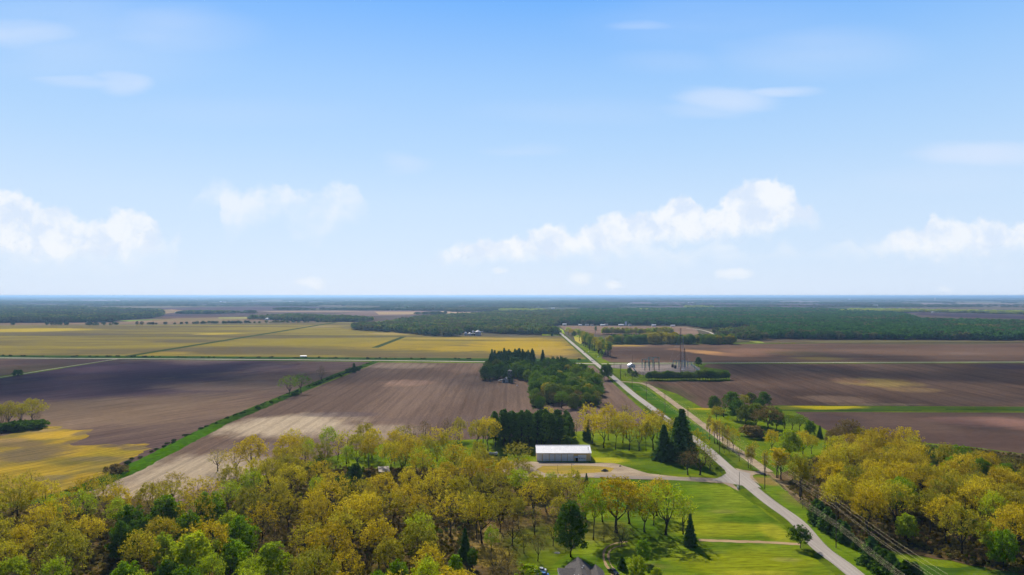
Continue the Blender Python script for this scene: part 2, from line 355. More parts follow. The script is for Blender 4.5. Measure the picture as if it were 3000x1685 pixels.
# yellow cover crop with a torn edge
sheet('yellow_crop', [(-900,1330),(0,1278),(60,1262),(120,1252),(185,1248),(170,1257),(275,1258),(252,1272),(262,1276),(232,1290),(205,1300),(215,1306),(330,1302),(440,1301),(425,1310),(445,1313),(380,1345),(330,1378),(215,1432),(-100,1500),(-900,1620)],
  field_mat('cover_crop', (.36,.235,.025), (.20,.150,.035), 1/26., R_(57), .38, 0, [
   (110,1325,110,28,(.13,.095,.06),.75),(60,1300,70,10,(.15,.10,.06),.6),(150,1275,90,14,(.50,.31,.035),.8),(230,1350,120,14,(.14,.12,.03),.6),(60,1380,120,20,(.38,.25,.02),.6),(250,1400,60,18,(.40,.25,.02),.6),(330,1325,90,12,(.26,.20,.02),.7),(400,1312,60,9,(.15,.11,.06),.8),(330,1306,50,6,(.13,.09,.06),.8),(245,1268,26,9,(.15,.11,.06),.8),(215,1295,30,8,(.14,.10,.06),.8),(120,1262,50,6,(.30,.20,.08),.6),(30,1290,60,8,(.30,.19,.09),.6),(290,1345,80,7,(.17,.13,.06),.7),(150,1400,70,8,(.18,.14,.06),.7),(60,1345,60,8,(.15,.11,.06),.7)],
   aniso=3., fine=.2), rag=3.2)
# --- centre: tan tilled field
sheet('tilled_field', [(1108,1062),(1420,1064),(1700,1070),(1755,1072),(1792,1120),(1880,1200),(1925,1245),(1700,1275),(1420,1288),(1130,1298),(830,1372),(560,1475),(250,1475),(222,1447),(365,1392),(640,1250),(860,1160)],
  field_mat('tan_soil', (.128,.084,.062), (.185,.124,.090), 1/120., R_(90), .13, 0, [
   (860,1245,200,34,(.46,.36,.24),.9),(560,1380,230,60,(.42,.33,.22),.85),(420,1440,180,30,(.40,.30,.19),.8),(1080,1265,160,26,(.33,.25,.17),.8),(760,1310,120,14,(.19,.14,.11),.6),  # pale patches paint the sunlit foreground into the soil colour
   (1190,1122,80,10,(.27,.17,.12),.8),(1180,1072,110,8,(.24,.18,.13),.7),(1290,1230,160,14,(.13,.09,.075),.5),(1000,1215,120,8,(.12,.09,.09),.6),(1450,1150,120,40,(.105,.075,.058),.4)], aniso=5., rows=12., streakw=5.), rag=0.5)  # first patch on this line paints a sunlit spot on the soil
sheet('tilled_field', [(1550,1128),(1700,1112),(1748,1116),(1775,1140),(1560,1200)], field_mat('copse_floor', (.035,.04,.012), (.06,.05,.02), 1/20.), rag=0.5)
# --- left far: yellow fields
YF = dict(big=1/170., aniso=5., streakw=8., fine=.12)
sheet('yellow_field', [(-1500,958),(0,954),(500,952),(980,945),(1120,945),(1245,944),(1262,965),(1290,987),(1350,985),(1640,986),(1655,990),(1722,1052),(1450,1050),(1000,1047),(385,1042),(0,1041),(-1500,1030)],
  field_mat('yellow_crop_far', (.25,.195,.035), (.145,.112,.045), row=0., streak=.25, patches=[
   (90,967,170,6,(.46,.34,.03),.9),(640,978,70,3,(.46,.34,.04),.8),(560,1000,120,5,(.09,.07,.06),.6),(200,980,170,4,(.11,.085,.06),.7),(700,1025,200,10,(.12,.09,.05),.6),
   (1200,1010,200,14,(.36,.25,.02),.6),(1530,1010,150,22,(.44,.29,.015),.85),(1350,1022,120,8,(.40,.27,.02),.7),(1620,1030,60,16,(.42,.27,.05),.6),(1400,992,220,2.5,(.40,.27,.06),.8),(1150,978,90,3,(.40,.28,.10),.7),(1060,958,60,6,(.15,.12,.07),.7),(940,957,60,3,(.30,.22,.10),.7),
   (1170,1042,150,5,(.14,.10,.05),.7),(480,1035,90,5,(.34,.24,.03),.6),(900,1000,140,8,(.26,.2,.02),.6),(1560,1044,130,3,(.2,.13,.06),.6)], **YF))
# --- right: brown fields
BR1, BR2 = (.095,.059,.042), (.15,.093,.062)
sheet('brown_field', [(1782,1010),(2150,1008),(2240,1008),(3000,1000),(4600,1000),(4600,1052),(3000,1059),(2050,1062),(1850,1063),(1790,1062),(1762,1050)],
  field_mat('brown_soil_far', BR1, BR2, 1/200., R_(0), .2, 0, [(1985,1023,40,3,(.30,.16,.08),.8),(2030,1028,45,4,(.42,.23,.10),.95),(2075,1033,45,4.5,(.48,.26,.10),1.),(2120,1038,50,4.5,(.40,.21,.09),.9),(2180,1040,80,7,(.22,.12,.07),.8),(1890,1022,60,5,(.12,.08,.055),.6),(1830,1013,70,2.5,(.40,.26,.06),.9),(2230,1030,110,12,(.24,.13,.08),.7),(2400,1050,90,5,(.2,.16,.04),.6),(2330,1035,90,8,(.12,.10,.04),.5),(2830,1035,70,4,(.18,.12,.09),.6),(2700,1006,300,4,(.10,.09,.04),.7)], aniso=5.))  # orange chain of patches paints a sunlit streak across the soil
sheet('brown_field', [(1875,1118),(2140,1117),(2135,1085),(2060,1075),(2070,1067),(3000,1064),(4600,1060),(4600,1195),(3000,1192),(2280,1188),(2060,1196),(1985,1155)],
  field_mat('brown_soil', BR1, BR2, 1/170., R_(88), .26, 0, [(2570,1120,110,14,(.34,.235,.07),.85),(2680,1142,90,8,(.28,.18,.08),.7),(2490,1115,60,8,(.24,.13,.08),.7),(2450,1170,120,12,(.22,.14,.09),.8),(2420,1075,120,6,(.11,.06,.05),.6),(1960,1150,60,30,(.075,.065,.03),.7),(2560,1185,160,4,(.18,.13,.08),.7),(2900,1170,200,10,(.11,.075,.06),.5),(2960,1075,90,10,(.05,.035,.05),.7)], aniso=4.5, rows=24.))  # yellowish patch paints sun breaking through onto the brown soil
sheet('dark_field', [(2330,1207),(3000,1209),(4200,1210),(4200,1420),(3000,1330),(2850,1310),(2620,1290),(2480,1300),(2420,1260)],
  field_mat('dark_soil_right', (.085,.053,.043), (.12,.076,.056), 1/90., R_(2), .16, 0, [(2900,1235,180,16,(.24,.13,.10),.75),(2790,1215,120,5,(.12,.08,.06),.6),(2990,1245,90,20,(.24,.13,.10),.6),(2450,1230,90,20,(.045,.032,.034),.5)], aniso=4., streakw=2.), rag=0.5)
GR = field_mat('verge_grass', (.050,.088,.008), (.10,.140,.010), 1/16., 0., .12, fine=.22)
GRD = field_mat('rough_grass', (.022,.052,.012), (.045,.088,.014), 1/14., 0., .12, fine=.25)
sheet('grass_strip', [(2275,1189),(3000,1193),(4200,1195),(4200,1208),(3000,1206),(2330,1206),(2290,1202)], field_mat('strip_grass', (.085,.12,.012), (.055,.10,.014), 1/20., 0, .1, 0, [(2420,1192,120,8,(.52,.42,.015),1.),(2300,1196,60,6,(.2,.2,.02),.7)]), rag=0.8)  # broad yellow patch paints a sunlit stretch of the strip
sheet('ditch', [(2290,1201),(2700,1201.5),(2700,1203),(2290,1203.5)], GRD); sheet('ditch', [(2770,1198),(4200,1200),(4200,1202),(2770,1200.5)], GRD)
sheet('grass_strip', [(2060,1195.5),(2000,1199),(2070,1201),(2100,1198)], field_mat('yellow_strip', (.4,.3,.02), (.3,.25,.02)), rag=0.8)
# --- crossing road verges and ditches
sheet('grass_verge', [(-1500,1029),(0,1041),(385,1043),(1000,1047.5),(1450,1050.5),(1722,1053),(1738,1062),(1420,1061),(1000,1058),(0,1051),(-1500,1042)], GRD, rag=0.6)
# diagonal ditches in the yellow field
def strip(name, a, b, w, m): return ribbon(name, [a, ((a[0]+b[0])/2, (HZ + 2/(1/(a[1]-HZ)+1/(b[1]-HZ)))), b], w, m, n=4)
DG = field_mat('ditch_grass', (.040,.058,.016), (.060,.075,.02), 1/14.)
def gline(name, a, b, w, m, k=12):
    A = Vector(G(*a)); B = Vector(G(*b)); return ribbon(name, [tuple(A.lerp(B, i/k)) for i in range(k+1)], w, m, px=False, n=1)
gline('ditch', (372,1044), (985,944.5), 17, DG); gline('ditch', (1098,1019), (1182,987), 13, DG)
gline('ditch', (-300,982), (620,987), 9, DG); gline('ditch', (760,982.5), (1190,985.5), 10, DG); gline('ditch', (1180,996.5), (1660,999.5), 11, field_mat('brown_line',(.06,.045,.02),(.08,.06,.02)))
# hedge bank between dark and tan fields (raised, grown over)
def bank(name, pts, w, h, m, seed=3, k=160):
    rnd = random.Random(seed); P = [Vector(G(*p)) for p in pts]; L = [0]
    for i in range(1, len(P)): L.append(L[-1] + (P[i]-P[i-1]).length)
    v = []; f = []; n = 7
    for i in range(k+1):
        s = L[-1]*i/k; j = max(q for q in range(len(L)) if L[q] <= s + 1e-6); j = min(j, len(P)-2)
        p = P[j].lerp(P[j+1], (s-L[j])/(L[j+1]-L[j])); d = (P[j+1]-P[j]).normalized(); sd_ = Vector((-d.y, d.x))
        for q in range(n):
            a = -1 + 2*q/(n-1); ww = w/2*(1+rnd.uniform(-.12, .12)); z = h*(1-a*a)*rnd.uniform(.5, 1.3) + .03
            v.append((p.x+sd_.x*a*ww, p.y+sd_.y*a*ww, z if abs(a) < 1 else .0))
        if i:
            for q in range(n-1): b0 = (i-1)*n+q; f.append((b0, b0+1, b0+n+1, b0+n))
    o = obj(name, mesh(name, v, f, True), m)
    if o.data.polygons[3].normal.z < 0: o.data.flip_normals()
    tag(o, kind='stuff', cat='grass'); return o
BK = field_mat('bank_grass', (.020,.046,.004), (.046,.090,.004), 1/9., R_(50), .15, 0, [(480,1320,220,80,(.055,.135,.004),.8)], fine=.35)
tag(bank('hedge_bank', [(224,1440),(365,1385),(640,1243),(860,1152),(1000,1094),(1098,1061)], 13, 1.3, BK), 'bright green grassy bank running diagonally between two ploughed fields')
# --- lawns and yards near the camera
LW1, LW2 = (.068,.125,.008), (.155,.205,.012)
sheet('lawn', [(1730,1402),(2000,1408),(2125,1418),(2170,1450),(2310,1560),(2480,1700),(2700,1900),(1500,1900),(1560,1700),(1690,1600),(1710,1500)],
  field_mat('lawn_grass', LW1, LW2, 1/22., R_(4), .12, 0, [(2110,1550,150,22,(.24,.25,.012),.7),(2270,1560,45,30,(.32,.30,.02),.65),(2190,1650,240,40,(.22,.24,.008),.8),(1760,1560,110,40,(.15,.12,.03),.6),(1960,1440,120,15,(.10,.18,.006),.6),(1880,1570,80,30,(.06,.12,.006),.5),(2030,1520,80,10,(.2,.22,.01),.5),(2230,1680,120,8,(.30,.28,.02),.6),(1990,1480,60,8,(.19,.22,.008),.5),(2120,1500,50,6,(.20,.18,.05),.5),(2300,1640,50,8,(.22,.19,.06),.5),(1900,1660,70,10,(.17,.16,.04),.5),(2080,1620,50,5,(.10,.13,.02),.6)], fine=.32, aniso=2.5), rag=1.2)
sheet('lawn', [(1140,1296),(1440,1286),(1960,1240),(2000,1300),(2070,1340),(2110,1395),(2000,1402),(1860,1372),(1760,1355),(1560,1356),(1440,1352),(1330,1372),(1130,1372)],
  field_mat('yard_grass', (.085,.135,.008), (.17,.21,.010), 1/30., R_(4), .08, 0, [(1770,1350,70,10,(.36,.33,.02),.9),(1480,1365,50,16,(.36,.27,.06),.8),(1800,1330,130,10,(.17,.22,.01),.7),(1420,1345,60,10,(.34,.27,.02),.8),(1980,1380,100,12,(.06,.12,.008),.6)], fine=.16), rag=1.2)
# woodland floors
LF = field_mat('leaf_litter', (.075,.060,.016), (.13,.085,.035), 1/18., 0, .1, 0, [(1400,1570,90,40,(.28,.19,.06),.7),(1590,1600,130,80,(.09,.12,.010),.7),(1620,1650,100,40,(.11,.16,.006),.7),(1440,1630,60,30,(.34,.24,.03),.6),(1300,1560,100,40,(.17,.12,.04),.6)], fine=.3, aniso=1.)
sheet('wood_floor', [(-900,1640),(-100,1510),(222,1450),(560,1480),(830,1376),(1130,1374),(1440,1372),(1480,1400),(1720,1405),(1712,1500),(1690,1600),(1560,1700),(1500,1950),(-600,1950)], LF, rag=2.2)
sheet('wood_floor', [(2262,1400),(2420,1330),(2480,1302),(2620,1292),(2850,1312),(3000,1332),(4200,1425),(4200,1600),(3700,1900),(3100,1700),(2960,1685),(2700,1630),(2540,1600),(2440,1560),(2330,1470)],
  field_mat('leaf_litter_right', (.040,.038,.014), (.13,.085,.04), 1/14., 0, .1, 0, [(2380,1440,60,40,(.18,.12,.055),.7)], fine=.3, aniso=1.), rag=2.2)
# gravel yard, drives, roads
GV = field_mat('gravel', (.30,.225,.15), (.40,.31,.21), 1/12., 0, .06, fine=.12, aniso=1.5)
GVY = field_mat('dry_grass', (.36,.25,.045), (.26,.20,.04), 1/10., 0, .06, fine=.15)
sheet('gravel_yard', [(1500,1353),(1560,1353),(1752,1357),(1800,1358),(1860,1376),(1900,1388),(1990,1398),(2080,1403),(2140,1401),(2165,1440),(2120,1417),(2000,1409),(1900,1405),(1740,1400),(1560,1400),(1470,1388),(1450,1368)], GV, rag=0.7)
sheet('dry_grass', [(1590,1366),(1700,1364),(1760,1367),(1800,1372),(1790,1383),(1700,1389),(1600,1389),(1570,1376)], GVY, rag=0.6)
ROADM, t, b, o_ = new_mat('asphalt')
P = t.node('ShaderNodeNewGeometry').outputs['Position']
mp = t.node('ShaderNodeMapping', vector_type='TEXTURE'); t.put(mp.inputs[0], P); mp.inputs['Scale'].default_value = (.9, 40, 1)
n1 = t.noise(mp.outputs[0], 1., 4, .6); n2 = t.noise(P, 1/11., 5, .7)
c_ = t.mix(t.rng(n1, .3, .7), (.29,.25,.215), (.40,.35,.30)); c_ = t.mix(t.math('MULTIPLY', t.rng(n2, .56, .70), .4), c_, (.17,.15,.145))
t.put(b.inputs['Base Color'], c_); b.inputs['Roughness'].default_value = .9; b.inputs['Specular IOR Level'].default_value = .2
ROADPTS = [(2790,1950),(2505,1685),(2402,1606),(2333,1529),(2245,1465),(2141,1379),(2065,1311),(1990,1256),(1907,1194),(1850,1151),(1796,1105),(1751,1069.6),(1700,1026),(1642.5,976.5),(1607.5,945.4)]
ROADW = sorted([(G(*p)[1], G(*p)[0]) for p in ROADPTS])
def road_x(Y):
    for (a, xa), (b, xb) in zip(ROADW, ROADW[1:]):
        if a <= Y <= b: return xa + (xb-xa)*(Y-a)/(b-a)
    return ROADW[0][1] if Y < ROADW[0][0] else ROADW[-1][1]
ribbon('road_verge', ROADPTS, 13.5, GR)
sheet('grass_median', [(1828,1122),(1875,1127),(1905,1146),(1968,1194),(2040,1245),(2110,1295),(2180,1345),(2230,1380),(2180,1378),(2075,1300),(1920,1190)], field_mat('median_grass',(.035,.10,.006),(.075,.135,.008),1/20.,0,.1,0,[(2100,1330,80,60,(.13,.15,.015),.6)]), rag=0.5)
sheet('grass_verge', [(2260,1400),(2200,1392),(2200,1400),(2260,1455),(2330,1512),(2400,1580),(2550,1700),(2700,1850),(3000,1850),(2900,1750),(2760,1680),(2640,1640),(2530,1600),(2440,1560),(2370,1500),(2300,1440)],
   field_mat('verge_mixed', (.085,.155,.008), (.125,.19,.010), 1/18., 0, .1, 0, [(2250,1410,50,14,(.24,.16,.05),.85),(2340,1465,60,30,(.17,.15,.03),.6)], fine=.2), rag=0.6)
sheet('pasture', [(2960,1675),(3300,1720),(3300,1900),(2600,1900),(2650,1650)], field_mat('pasture_grass', (.05,.10,.01), (.12,.17,.01), 1/18.), rag=3.2)  # pasture grass mixed from two greens
DIRT = field_mat('dirt', (.33,.22,.12), (.42,.29,.17), 1/8., 0, .05, fine=.1)
ribbon('dirt_drive', [(2047,1583.5),(2140,1587),(2240,1590),(2345,1596)], 2.6, DIRT, jag=.25)
ribbon('dirt_track', [(1838,1588),(1800,1594),(1775,1608),(1768,1630),(1775,1655),(1790,1678),(1800,1710)], lambda u: .8+.25*math.sin(u*20), DIRT, jag=.12)
ribbon('dirt_track', [(1838,1598),(1805,1604),(1787,1615),(1782,1632),(1790,1656),(1805,1678),(1815,1710)], lambda u: .6+.25*math.sin(u*17), DIRT, jag=.12, seed=4)
FR = ribbon('side_road', [(1815,1119),(1845,1120),(1880,1123.5),(1905,1133),(1940,1157),(1985,1190),(2045,1235),(2110,1283),(2170,1328),(2215,1360),(2250,1384)], 6.2, GV, n=6, jag=.15)
sheet('side_road', [(2153,1372),(2175,1378),(2210,1382),(2236,1380),(2262,1392),(2215,1390),(2205,1394),(2207,1400),(2225,1420),(2190,1400)], GV, rag=0.25)
ribbon('farm_track', [(2250,1384),(2300,1424),(2360,1468),(2420,1512)], 3., field_mat('track_earth',(.22,.15,.08),(.16,.12,.05)), jag=.5)
ribbon('drive', [(2150,1410),(2060,1405),(1960,1403),(1850,1400),(1740,1396)], 6., field_mat('gravel_drive', (.27,.22,.175), (.35,.29,.23), 1/12., 0, .06, fine=.12))
ribbon('road', ROADPTS, 6.4, ROADM)
sheet('road', [(2113,1356),(2160,1378),(2200,1389),(2196,1399),(2230,1430),(2175,1424),(2120,1414),(2085,1408),(2112,1398),(2128,1388)], ROADM)
# crossing gravel road, bright line
CR = field_mat('chalky_gravel', (.50,.44,.36), (.60,.53,.42), 1/60.)
ribbon('gravel_road', [(-1500,1037),(0,1049),(500,1052),(1000,1055.5),(1430,1060.5),(1752,1066.5)], 7., CR, n=3)
ribbon('gravel_road', [(1762,1066.5),(1850,1065),(2050,1064),(3000,1061),(4600,1056)], 5.5, CR, n=3)
ribbon('farm_track', [(-600,1196),(0,1106.5),(150,1082),(345,1052)], 2.2, CR, n=3)
# substation yard
sheet('gravel_yard', [(1770,1070),(1845,1067.5),(2030,1067.5),(2052,1080),(2048,1097),(1890,1100),(1865,1095),(1850,1082),(1775,1078)], field_mat('pink_gravel', (.20,.165,.145), (.30,.24,.205), 1/20.), rag=0.7)

# ---- distant fields, woods' gaps
def fs(poly, c1, c2=None, big=1/300.): 
    c1 = tuple(min(.7, x*1.25) for x in c1); c2 = tuple(min(.7, x*1.25) for x in c2) if c2 else None
    ZL[0] += .02; sheet('far_field', poly, field_mat('far_soil', c1, c2 or tuple(x*1.35 for x in c1), big, 0., .15, streakw=14., speck=.05))
ZL[0] += .05
BRN=(.075,.052,.038); TN=(.22,.15,.085); PRP=(.055,.036,.050); GN=(.05,.10,.02)
fs([(-1500,960),(-1500,946),(0,946),(340,945),(520,932),(730,929),(740,936),(850,941),(970,943),(500,950),(0,953)], (.13,.09,.055), (.20,.13,.075))
fs([(450,935),(700,930),(720,940),(400,944)], (.16,.12,.05), (.22,.15,.08)); fs([(345,940),(440,936),(470,935),(380,942)], (.14,.2,.03))
fs([(470,920),(640,914),(660,908),(790,907),(730,925),(480,933)], PRP, (.10,.06,.05))
fs([(455,923),(600,905),(600,901),(480,908)], (.20,.13,.05),(.3,.19,.08)); fs([(500,906),(610,903.5),(618,907),(500,909)], (.40,.22,.08))
fs([(470,902),(800,898),(990,900),(800,910),(600,912),(470,906)], PRP, (.09,.055,.06)); fs([(640,930),(740,929),(742,934),(640,935)],(.2,.18,.05))
fs([(750,911),(1000,910),(1095,912),(1000,916),(800,915)], (.18,.12,.08)); fs([(940,925),(1090,910),(1260,910),(1200,925),(1130,926)], (.14,.09,.07)); fs([(1095,912),(1220,912),(1218,921),(1110,922)], (.34,.24,.11),(.24,.15,.10))
fs([(1290,912),(1360,912),(1350,922),(1300,922)], (.32,.22,.13)); fs([(1340,914),(1460,914),(1460,916),(1340,917)], (.3,.2,.12))
fs([(1015,892),(1280,893),(1275,897),(1010,896)], (.13,.11,.05)); fs([(1150,893.5),(1300,894),(1330,898),(1160,898)], (.04,.14,.03)); fs([(1245,956),(1270,944),(1120,944),(1035,953),(1035,960)], (.30,.22,.09),(.22,.16,.08))
fs([(1640,956),(1760,956),(1950,957),(2010,958),(2040,965),(2050,982),(1760,982),(1660,973)], (.15,.095,.065), (.19,.125,.085)); 
fs([(2020,950),(2090,950),(2095,958),(2180,952),(2160,948),(2020,948)], (.2,.13,.06)); 
ribbon('far_track', [(2010,963),(2045,966),(2075,973),(2090,980)], 5, CR)
fs([(2150,993),(2190,995),(2240,1004),(2360,1006),(2220,1007)], (.16,.18,.03)); fs([(1960,983),(2140,985),(2230,1000),(2150,1004),(1960,1000)], (.07,.06,.03))
fs([(2195,983),(2300,992),(2400,996),(3000,998),(4600,998),(4600,1004),(3000,1003),(2240,1006)], (.08,.055,.04),(.11,.085,.04))
fs([(2330,1000),(2550,998),(3000,1001),(4600,1002),(4600,1008),(3000,1004),(2400,1006)], (.10,.085,.035))
fs([(2690,918),(2900,922),(3000,926),(4000,930),(4000,940),(3000,934),(2800,929),(2680,922)], (.035,.022,.035))
fs([(1800,878),(2100,876),(2250,884),(2100,896),(1960,899),(1840,890)], (.10,.06,.07),(.13,.085,.08)); fs([(2250,891),(2560,893),(2560,900),(2300,899)], (.08,.05,.05),(.11,.06,.06))
fs([(2180,882),(2400,882),(2400,889),(2180,889)], (.14,.11,.10)); fs([(2700,888),(3000,890),(3600,890),(3600,900),(3000,898),(2700,895)], (.17,.12,.11)); fs([(2600,884),(2980,884),(3000,887),(2600,887)],(.13,.13,.09))
fs([(230,878),(560,879),(560,883),(250,882)], (.17,.13,.14)); fs([(620,888),(800,888),(990,887),(985,893),(700,896)], (.11,.075,.08)); fs([(900,893),(1000,893),(1000,897),(900,896)],(.16,.12,.1))
# bright grass by the road's far end
fs([(1588,954),(1600,950),(1625,970),(1640,984),(1588,984)], (.24,.30,.02),(.30,.34,.02)); fs([(1680,985),(1705,981),(1712,1002),(1700,1010),(1685,1000)], (.26,.30,.02),(.34,.26,.05)); fs([(1612,951),(1650,968),(1655,980),(1640,975)], (.2,.26,.03))

# ================================================================== TREES
BARK = mat('bark', (.038, .029, .022), .95, .3, 1.5); BARKG = mat('grey_bark', (.13, .11, .09), .95, .3, 1.5)
TRS = [Vector((0, 0, 0))]
def leaves(pts, rads, size, per, rs, flat=.0, zs=.8):
    """many leaf-sized faces gathered round the branch ends"""
    pts = np.repeat(np.asarray(pts, float), per, axis=0); rads = np.repeat(np.asarray(rads, float), per)
    n = len(pts); d = rs.normal(size=(n, 3)); d /= np.linalg.norm(d, axis=1)[:, None]
    r = rads * rs.uniform(.25, 1.05, n)**.7
    c = pts + d*r[:, None]*np.array([1, 1, zs])
    a = rs.normal(size=(n, 3)); a[:, 2] *= (1-flat); a /= np.linalg.norm(a, axis=1)[:, None]
    b = np.cross(a, rs.normal(size=(n, 3))); b /= np.linalg.norm(b, axis=1)[:, None]
    s = size * rs.uniform(.55, 1.25, n)[:, None]
    v = np.stack([c-a*s*.5-b*s*.3, c+a*s*.5-b*s*.3, c+a*s*.5+b*s*.38, c-a*s*.5+b*s*.38], axis=1).reshape(-1, 3)
    return v, np.arange(n*4).reshape(-1, 4)
def broadleaf(seed, Ht=18., R=6.5, fork=.36, ntips=110, per=26, leaf=.46, zc=.66, zr=.36, shell=.55, clr=1.25, trunkr=.34, lean=0, multi=1, zlo=-.75):
    rnd = random.Random(seed); rs = np.random.RandomState(seed); m = MB(); nodes = []
    for q in range(multi):
        ox, oy = (0, 0) if multi == 1 else (rnd.uniform(-1.2, 1.2), rnd.uniform(-1.2, 1.2))
        fz = Ht*fork*rnd.uniform(.85, 1.15); tp = []; k = 5; lx, ly = lean*rnd.uniform(-1, 1), lean*rnd.uniform(-1, 1)
        for i in range(k+1):
            u = i/k; tp.append((ox + lx*u + rnd.uniform(-.15, .15)*(u > 0), oy + ly*u + rnd.uniform(-.15, .15)*(u > 0), fz*u))
        m.tube(tp, [trunkr*(1.35 if i == 0 else 1-.35*i/k) for i in range(k+1)], 7); top = Vector(tp[-1])
        nl = rnd.randint(4, 6) if multi == 1 else 3; a0 = rnd.uniform(0, 6.28)
        for j in range(nl):
            an = a0 + 6.283*j/nl + rnd.uniform(-.35, .35); rr = R*rnd.uniform(.30, .62); hz = Ht*(zc + rnd.uniform(-.06, .17))
            if j == 0: rr *= .25; hz = Ht*.86
            end = Vector((ox + math.cos(an)*rr, oy + math.sin(an)*rr, hz)); st = Vector(tp[-1 if j < nl-1 else -2])
            pts = []
            for i in range(7):
                u = i/6; p = st.lerp(end, u); p.z += (end.z-st.z)*.0*u; out = math.sin(u*3.1416)*.13*rr
                p += Vector((math.cos(an)*out, math.sin(an)*out, -out*.6)) + Vector((rnd.uniform(-.2, .2), rnd.uniform(-.2, .2), rnd.uniform(-.15, .15)))*(0 < i)
                pts.append(p)
            m.tube(pts, [trunkr*(.55*(1-.75*i/6)) for i in range(7)], 5, False)
            for i in range(2, 7): nodes.append((pts[i], trunkr*.42*(1-.7*i/6)))
    tips = []
    for i in range(ntips):
        z = rnd.uniform(zlo, 1); an = rnd.uniform(0, 6.283); rad = math.sqrt(max(0, 1-z*z)); k = rnd.uniform(shell, 1.02)
        wob = 1 + .17*math.sin(an*3+seed) + .10*math.sin(an*5+seed*2.3+z*4)
        tips.append(Vector((math.cos(an)*rad*R*k*wob, math.sin(an)*rad*R*k*wob, Ht*zc + z*Ht*zr*k)))
    cen = Vector((0, 0, Ht*fork)); tips.sort(key=lambda p: (p-cen).length)
    for p in tips:
        q, r = min(nodes, key=lambda n: (n[0]-p).length + (1.5 if n[0].z > p.z+1 else 0)); dd = (p-q).length
        mid = q.lerp(p, .5) + Vector((rnd.uniform(-.1, .1), rnd.uniform(-.1, .1), -.06))*dd
        r0 = max(.035, min(r*.8, .04+.018*dd)); m.tube([q, mid, p], [r0, r0*.7, .025], 4, False)
        nodes.append((mid, r0*.7)); nodes.append((p, r0*.45))
    big = [rnd.uniform(.7, 1.35)*clr for _ in tips]
    v, f = leaves([tuple(p) for p in tips], big, leaf, per, rs)
    return mesh('crown', v, f), m
def trunk_mesh(m): return mesh('trunk', m.v, m.f, True)
def conifer(seed, Ht=16., R=3.4, base=.06, per=9, leaf=.62, whorls=30, bushy=1., top=1.0):
    rnd = random.Random(seed); rs = np.random.RandomState(seed); m = MB()
    m.tube([(0, 0, 0), (.05, 0, Ht*.5), (0, 0, Ht*.98)], [Ht*.017, Ht*.011, .03], 6); P = []; rad = []
    for w in range(whorls):
        u = w/(whorls-1); z = Ht*(base + (1-base)*u); rr = R*(1-u)**(.85*top)*rnd.uniform(.75, 1.12) + .18
        nb = max(4, int(9*(1-u)+4)); a0 = rnd.uniform(0, 6.28)
        for j in range(nb):
            an = a0 + 6.283*j/nb + rnd.uniform(-.2, .2); L = rr*rnd.uniform(.7, 1.15)
            k = max(2, int(L/.55))
            m.tube([(0, 0, z), (math.cos(an)*L*.9, math.sin(an)*L*.9, z-.16*L)], [.05, .015], 3, False)
            for i in range(k):
                s = (i+.8)/k; P.append((math.cos(an)*L*s, math.sin(an)*L*s, z - .18*L*s*s + .1)); rad.append(.42*bushy*(1.1-.35*s))
    v, f = leaves(P, rad, leaf, per, rs, flat=.45, zs=.55)
    return mesh('crown', v, f), m
def pine(seed, Ht=20., R=3.4, base=.16, ntips=130, per=24, leaf=.55):
    rnd = random.Random(seed); rs = np.random.RandomState(seed); m = MB(); lx, ly = rnd.uniform(-.5, .5), rnd.uniform(-.5, .5)
    m.tube([(0, 0, 0), (lx*.5, ly*.5, Ht*.5), (lx, ly, Ht*.97)], [.24, .17, .04], 6); P = []
    for i in range(ntips):
        u = rnd.uniform(0, 1)**.85; z = Ht*(base+(1-base)*u); an = rnd.uniform(0, 6.283)
        L = R*(1-u)**.55*rnd.uniform(.35, 1.12)+.15; p = (lx*u+math.cos(an)*L, ly*u+math.sin(an)*L, z+.25*L)
        m.tube([(lx*u, ly*u, z-.2), p], [.06, .02], 3, False); P.append(p)
    P.append((lx, ly, Ht)); v, f = leaves(P, [.75]*len(P), leaf, per, rs, flat=.2)
    return mesh('crown', v, f), m
def shrub(seed, Ht=3., R=2.2, ntips=45, per=26, leaf=.34):
    rnd = random.Random(seed); rs = np.random.RandomState(seed); m = MB(); P = []
    for i in range(ntips):
        an = rnd.uniform(0, 6.283); z = rnd.uniform(.08, 1)**.8; rr = R*math.sqrt(max(.02, 1-(z*2-1)**2*.85))*rnd.uniform(.3, 1)
        p = (math.cos(an)*rr, math.sin(an)*rr, z*Ht*.92); P.append(p)
        if i % 3 == 0: m.tube([(rnd.uniform(-.2, .2), rnd.uniform(-.2, .2), 0), (p[0]*.5, p[1]*.5, p[2]*.6), p], [.06, .04, .015], 4, False)
    v, f = leaves(P, [.55]*len(P), leaf, per, rs); return mesh('crown', v, f), m

# --- leaf colours (base colours of spring foliage)
GOLD = leaf_mat('golden_leaves', [(0., (0.415, 0.301, 0.012)), (.3, (0.572, 0.441, 0.017)), (.6, (0.651, 0.519, 0.022)), (.85, (0.516, 0.458, 0.022)), (1., (0.382, 0.290, 0.017))])
OLIV = leaf_mat('olive_leaves', [(0., (0.345, 0.299, 0.021)), (.5, (0.437, 0.380, 0.025)), (1., (0.287, 0.276, 0.023))])
LIME = leaf_mat('lime_leaves', [(0., (0.346, 0.432, 0.015)), (.5, (0.454, 0.518, 0.019)), (1., (0.281, 0.389, 0.015))])
GREEN = leaf_mat('green_leaves', [(0., (0.165, 0.297, 0.009)), (.5, (0.231, 0.374, 0.011)), (1., (0.132, 0.231, 0.009))])
DKGR = leaf_mat('deep_green_leaves', [(0., (.075, .15, .012)), (.5, (.105, .20, .012)), (1., (.06, .12, .012))], .35)
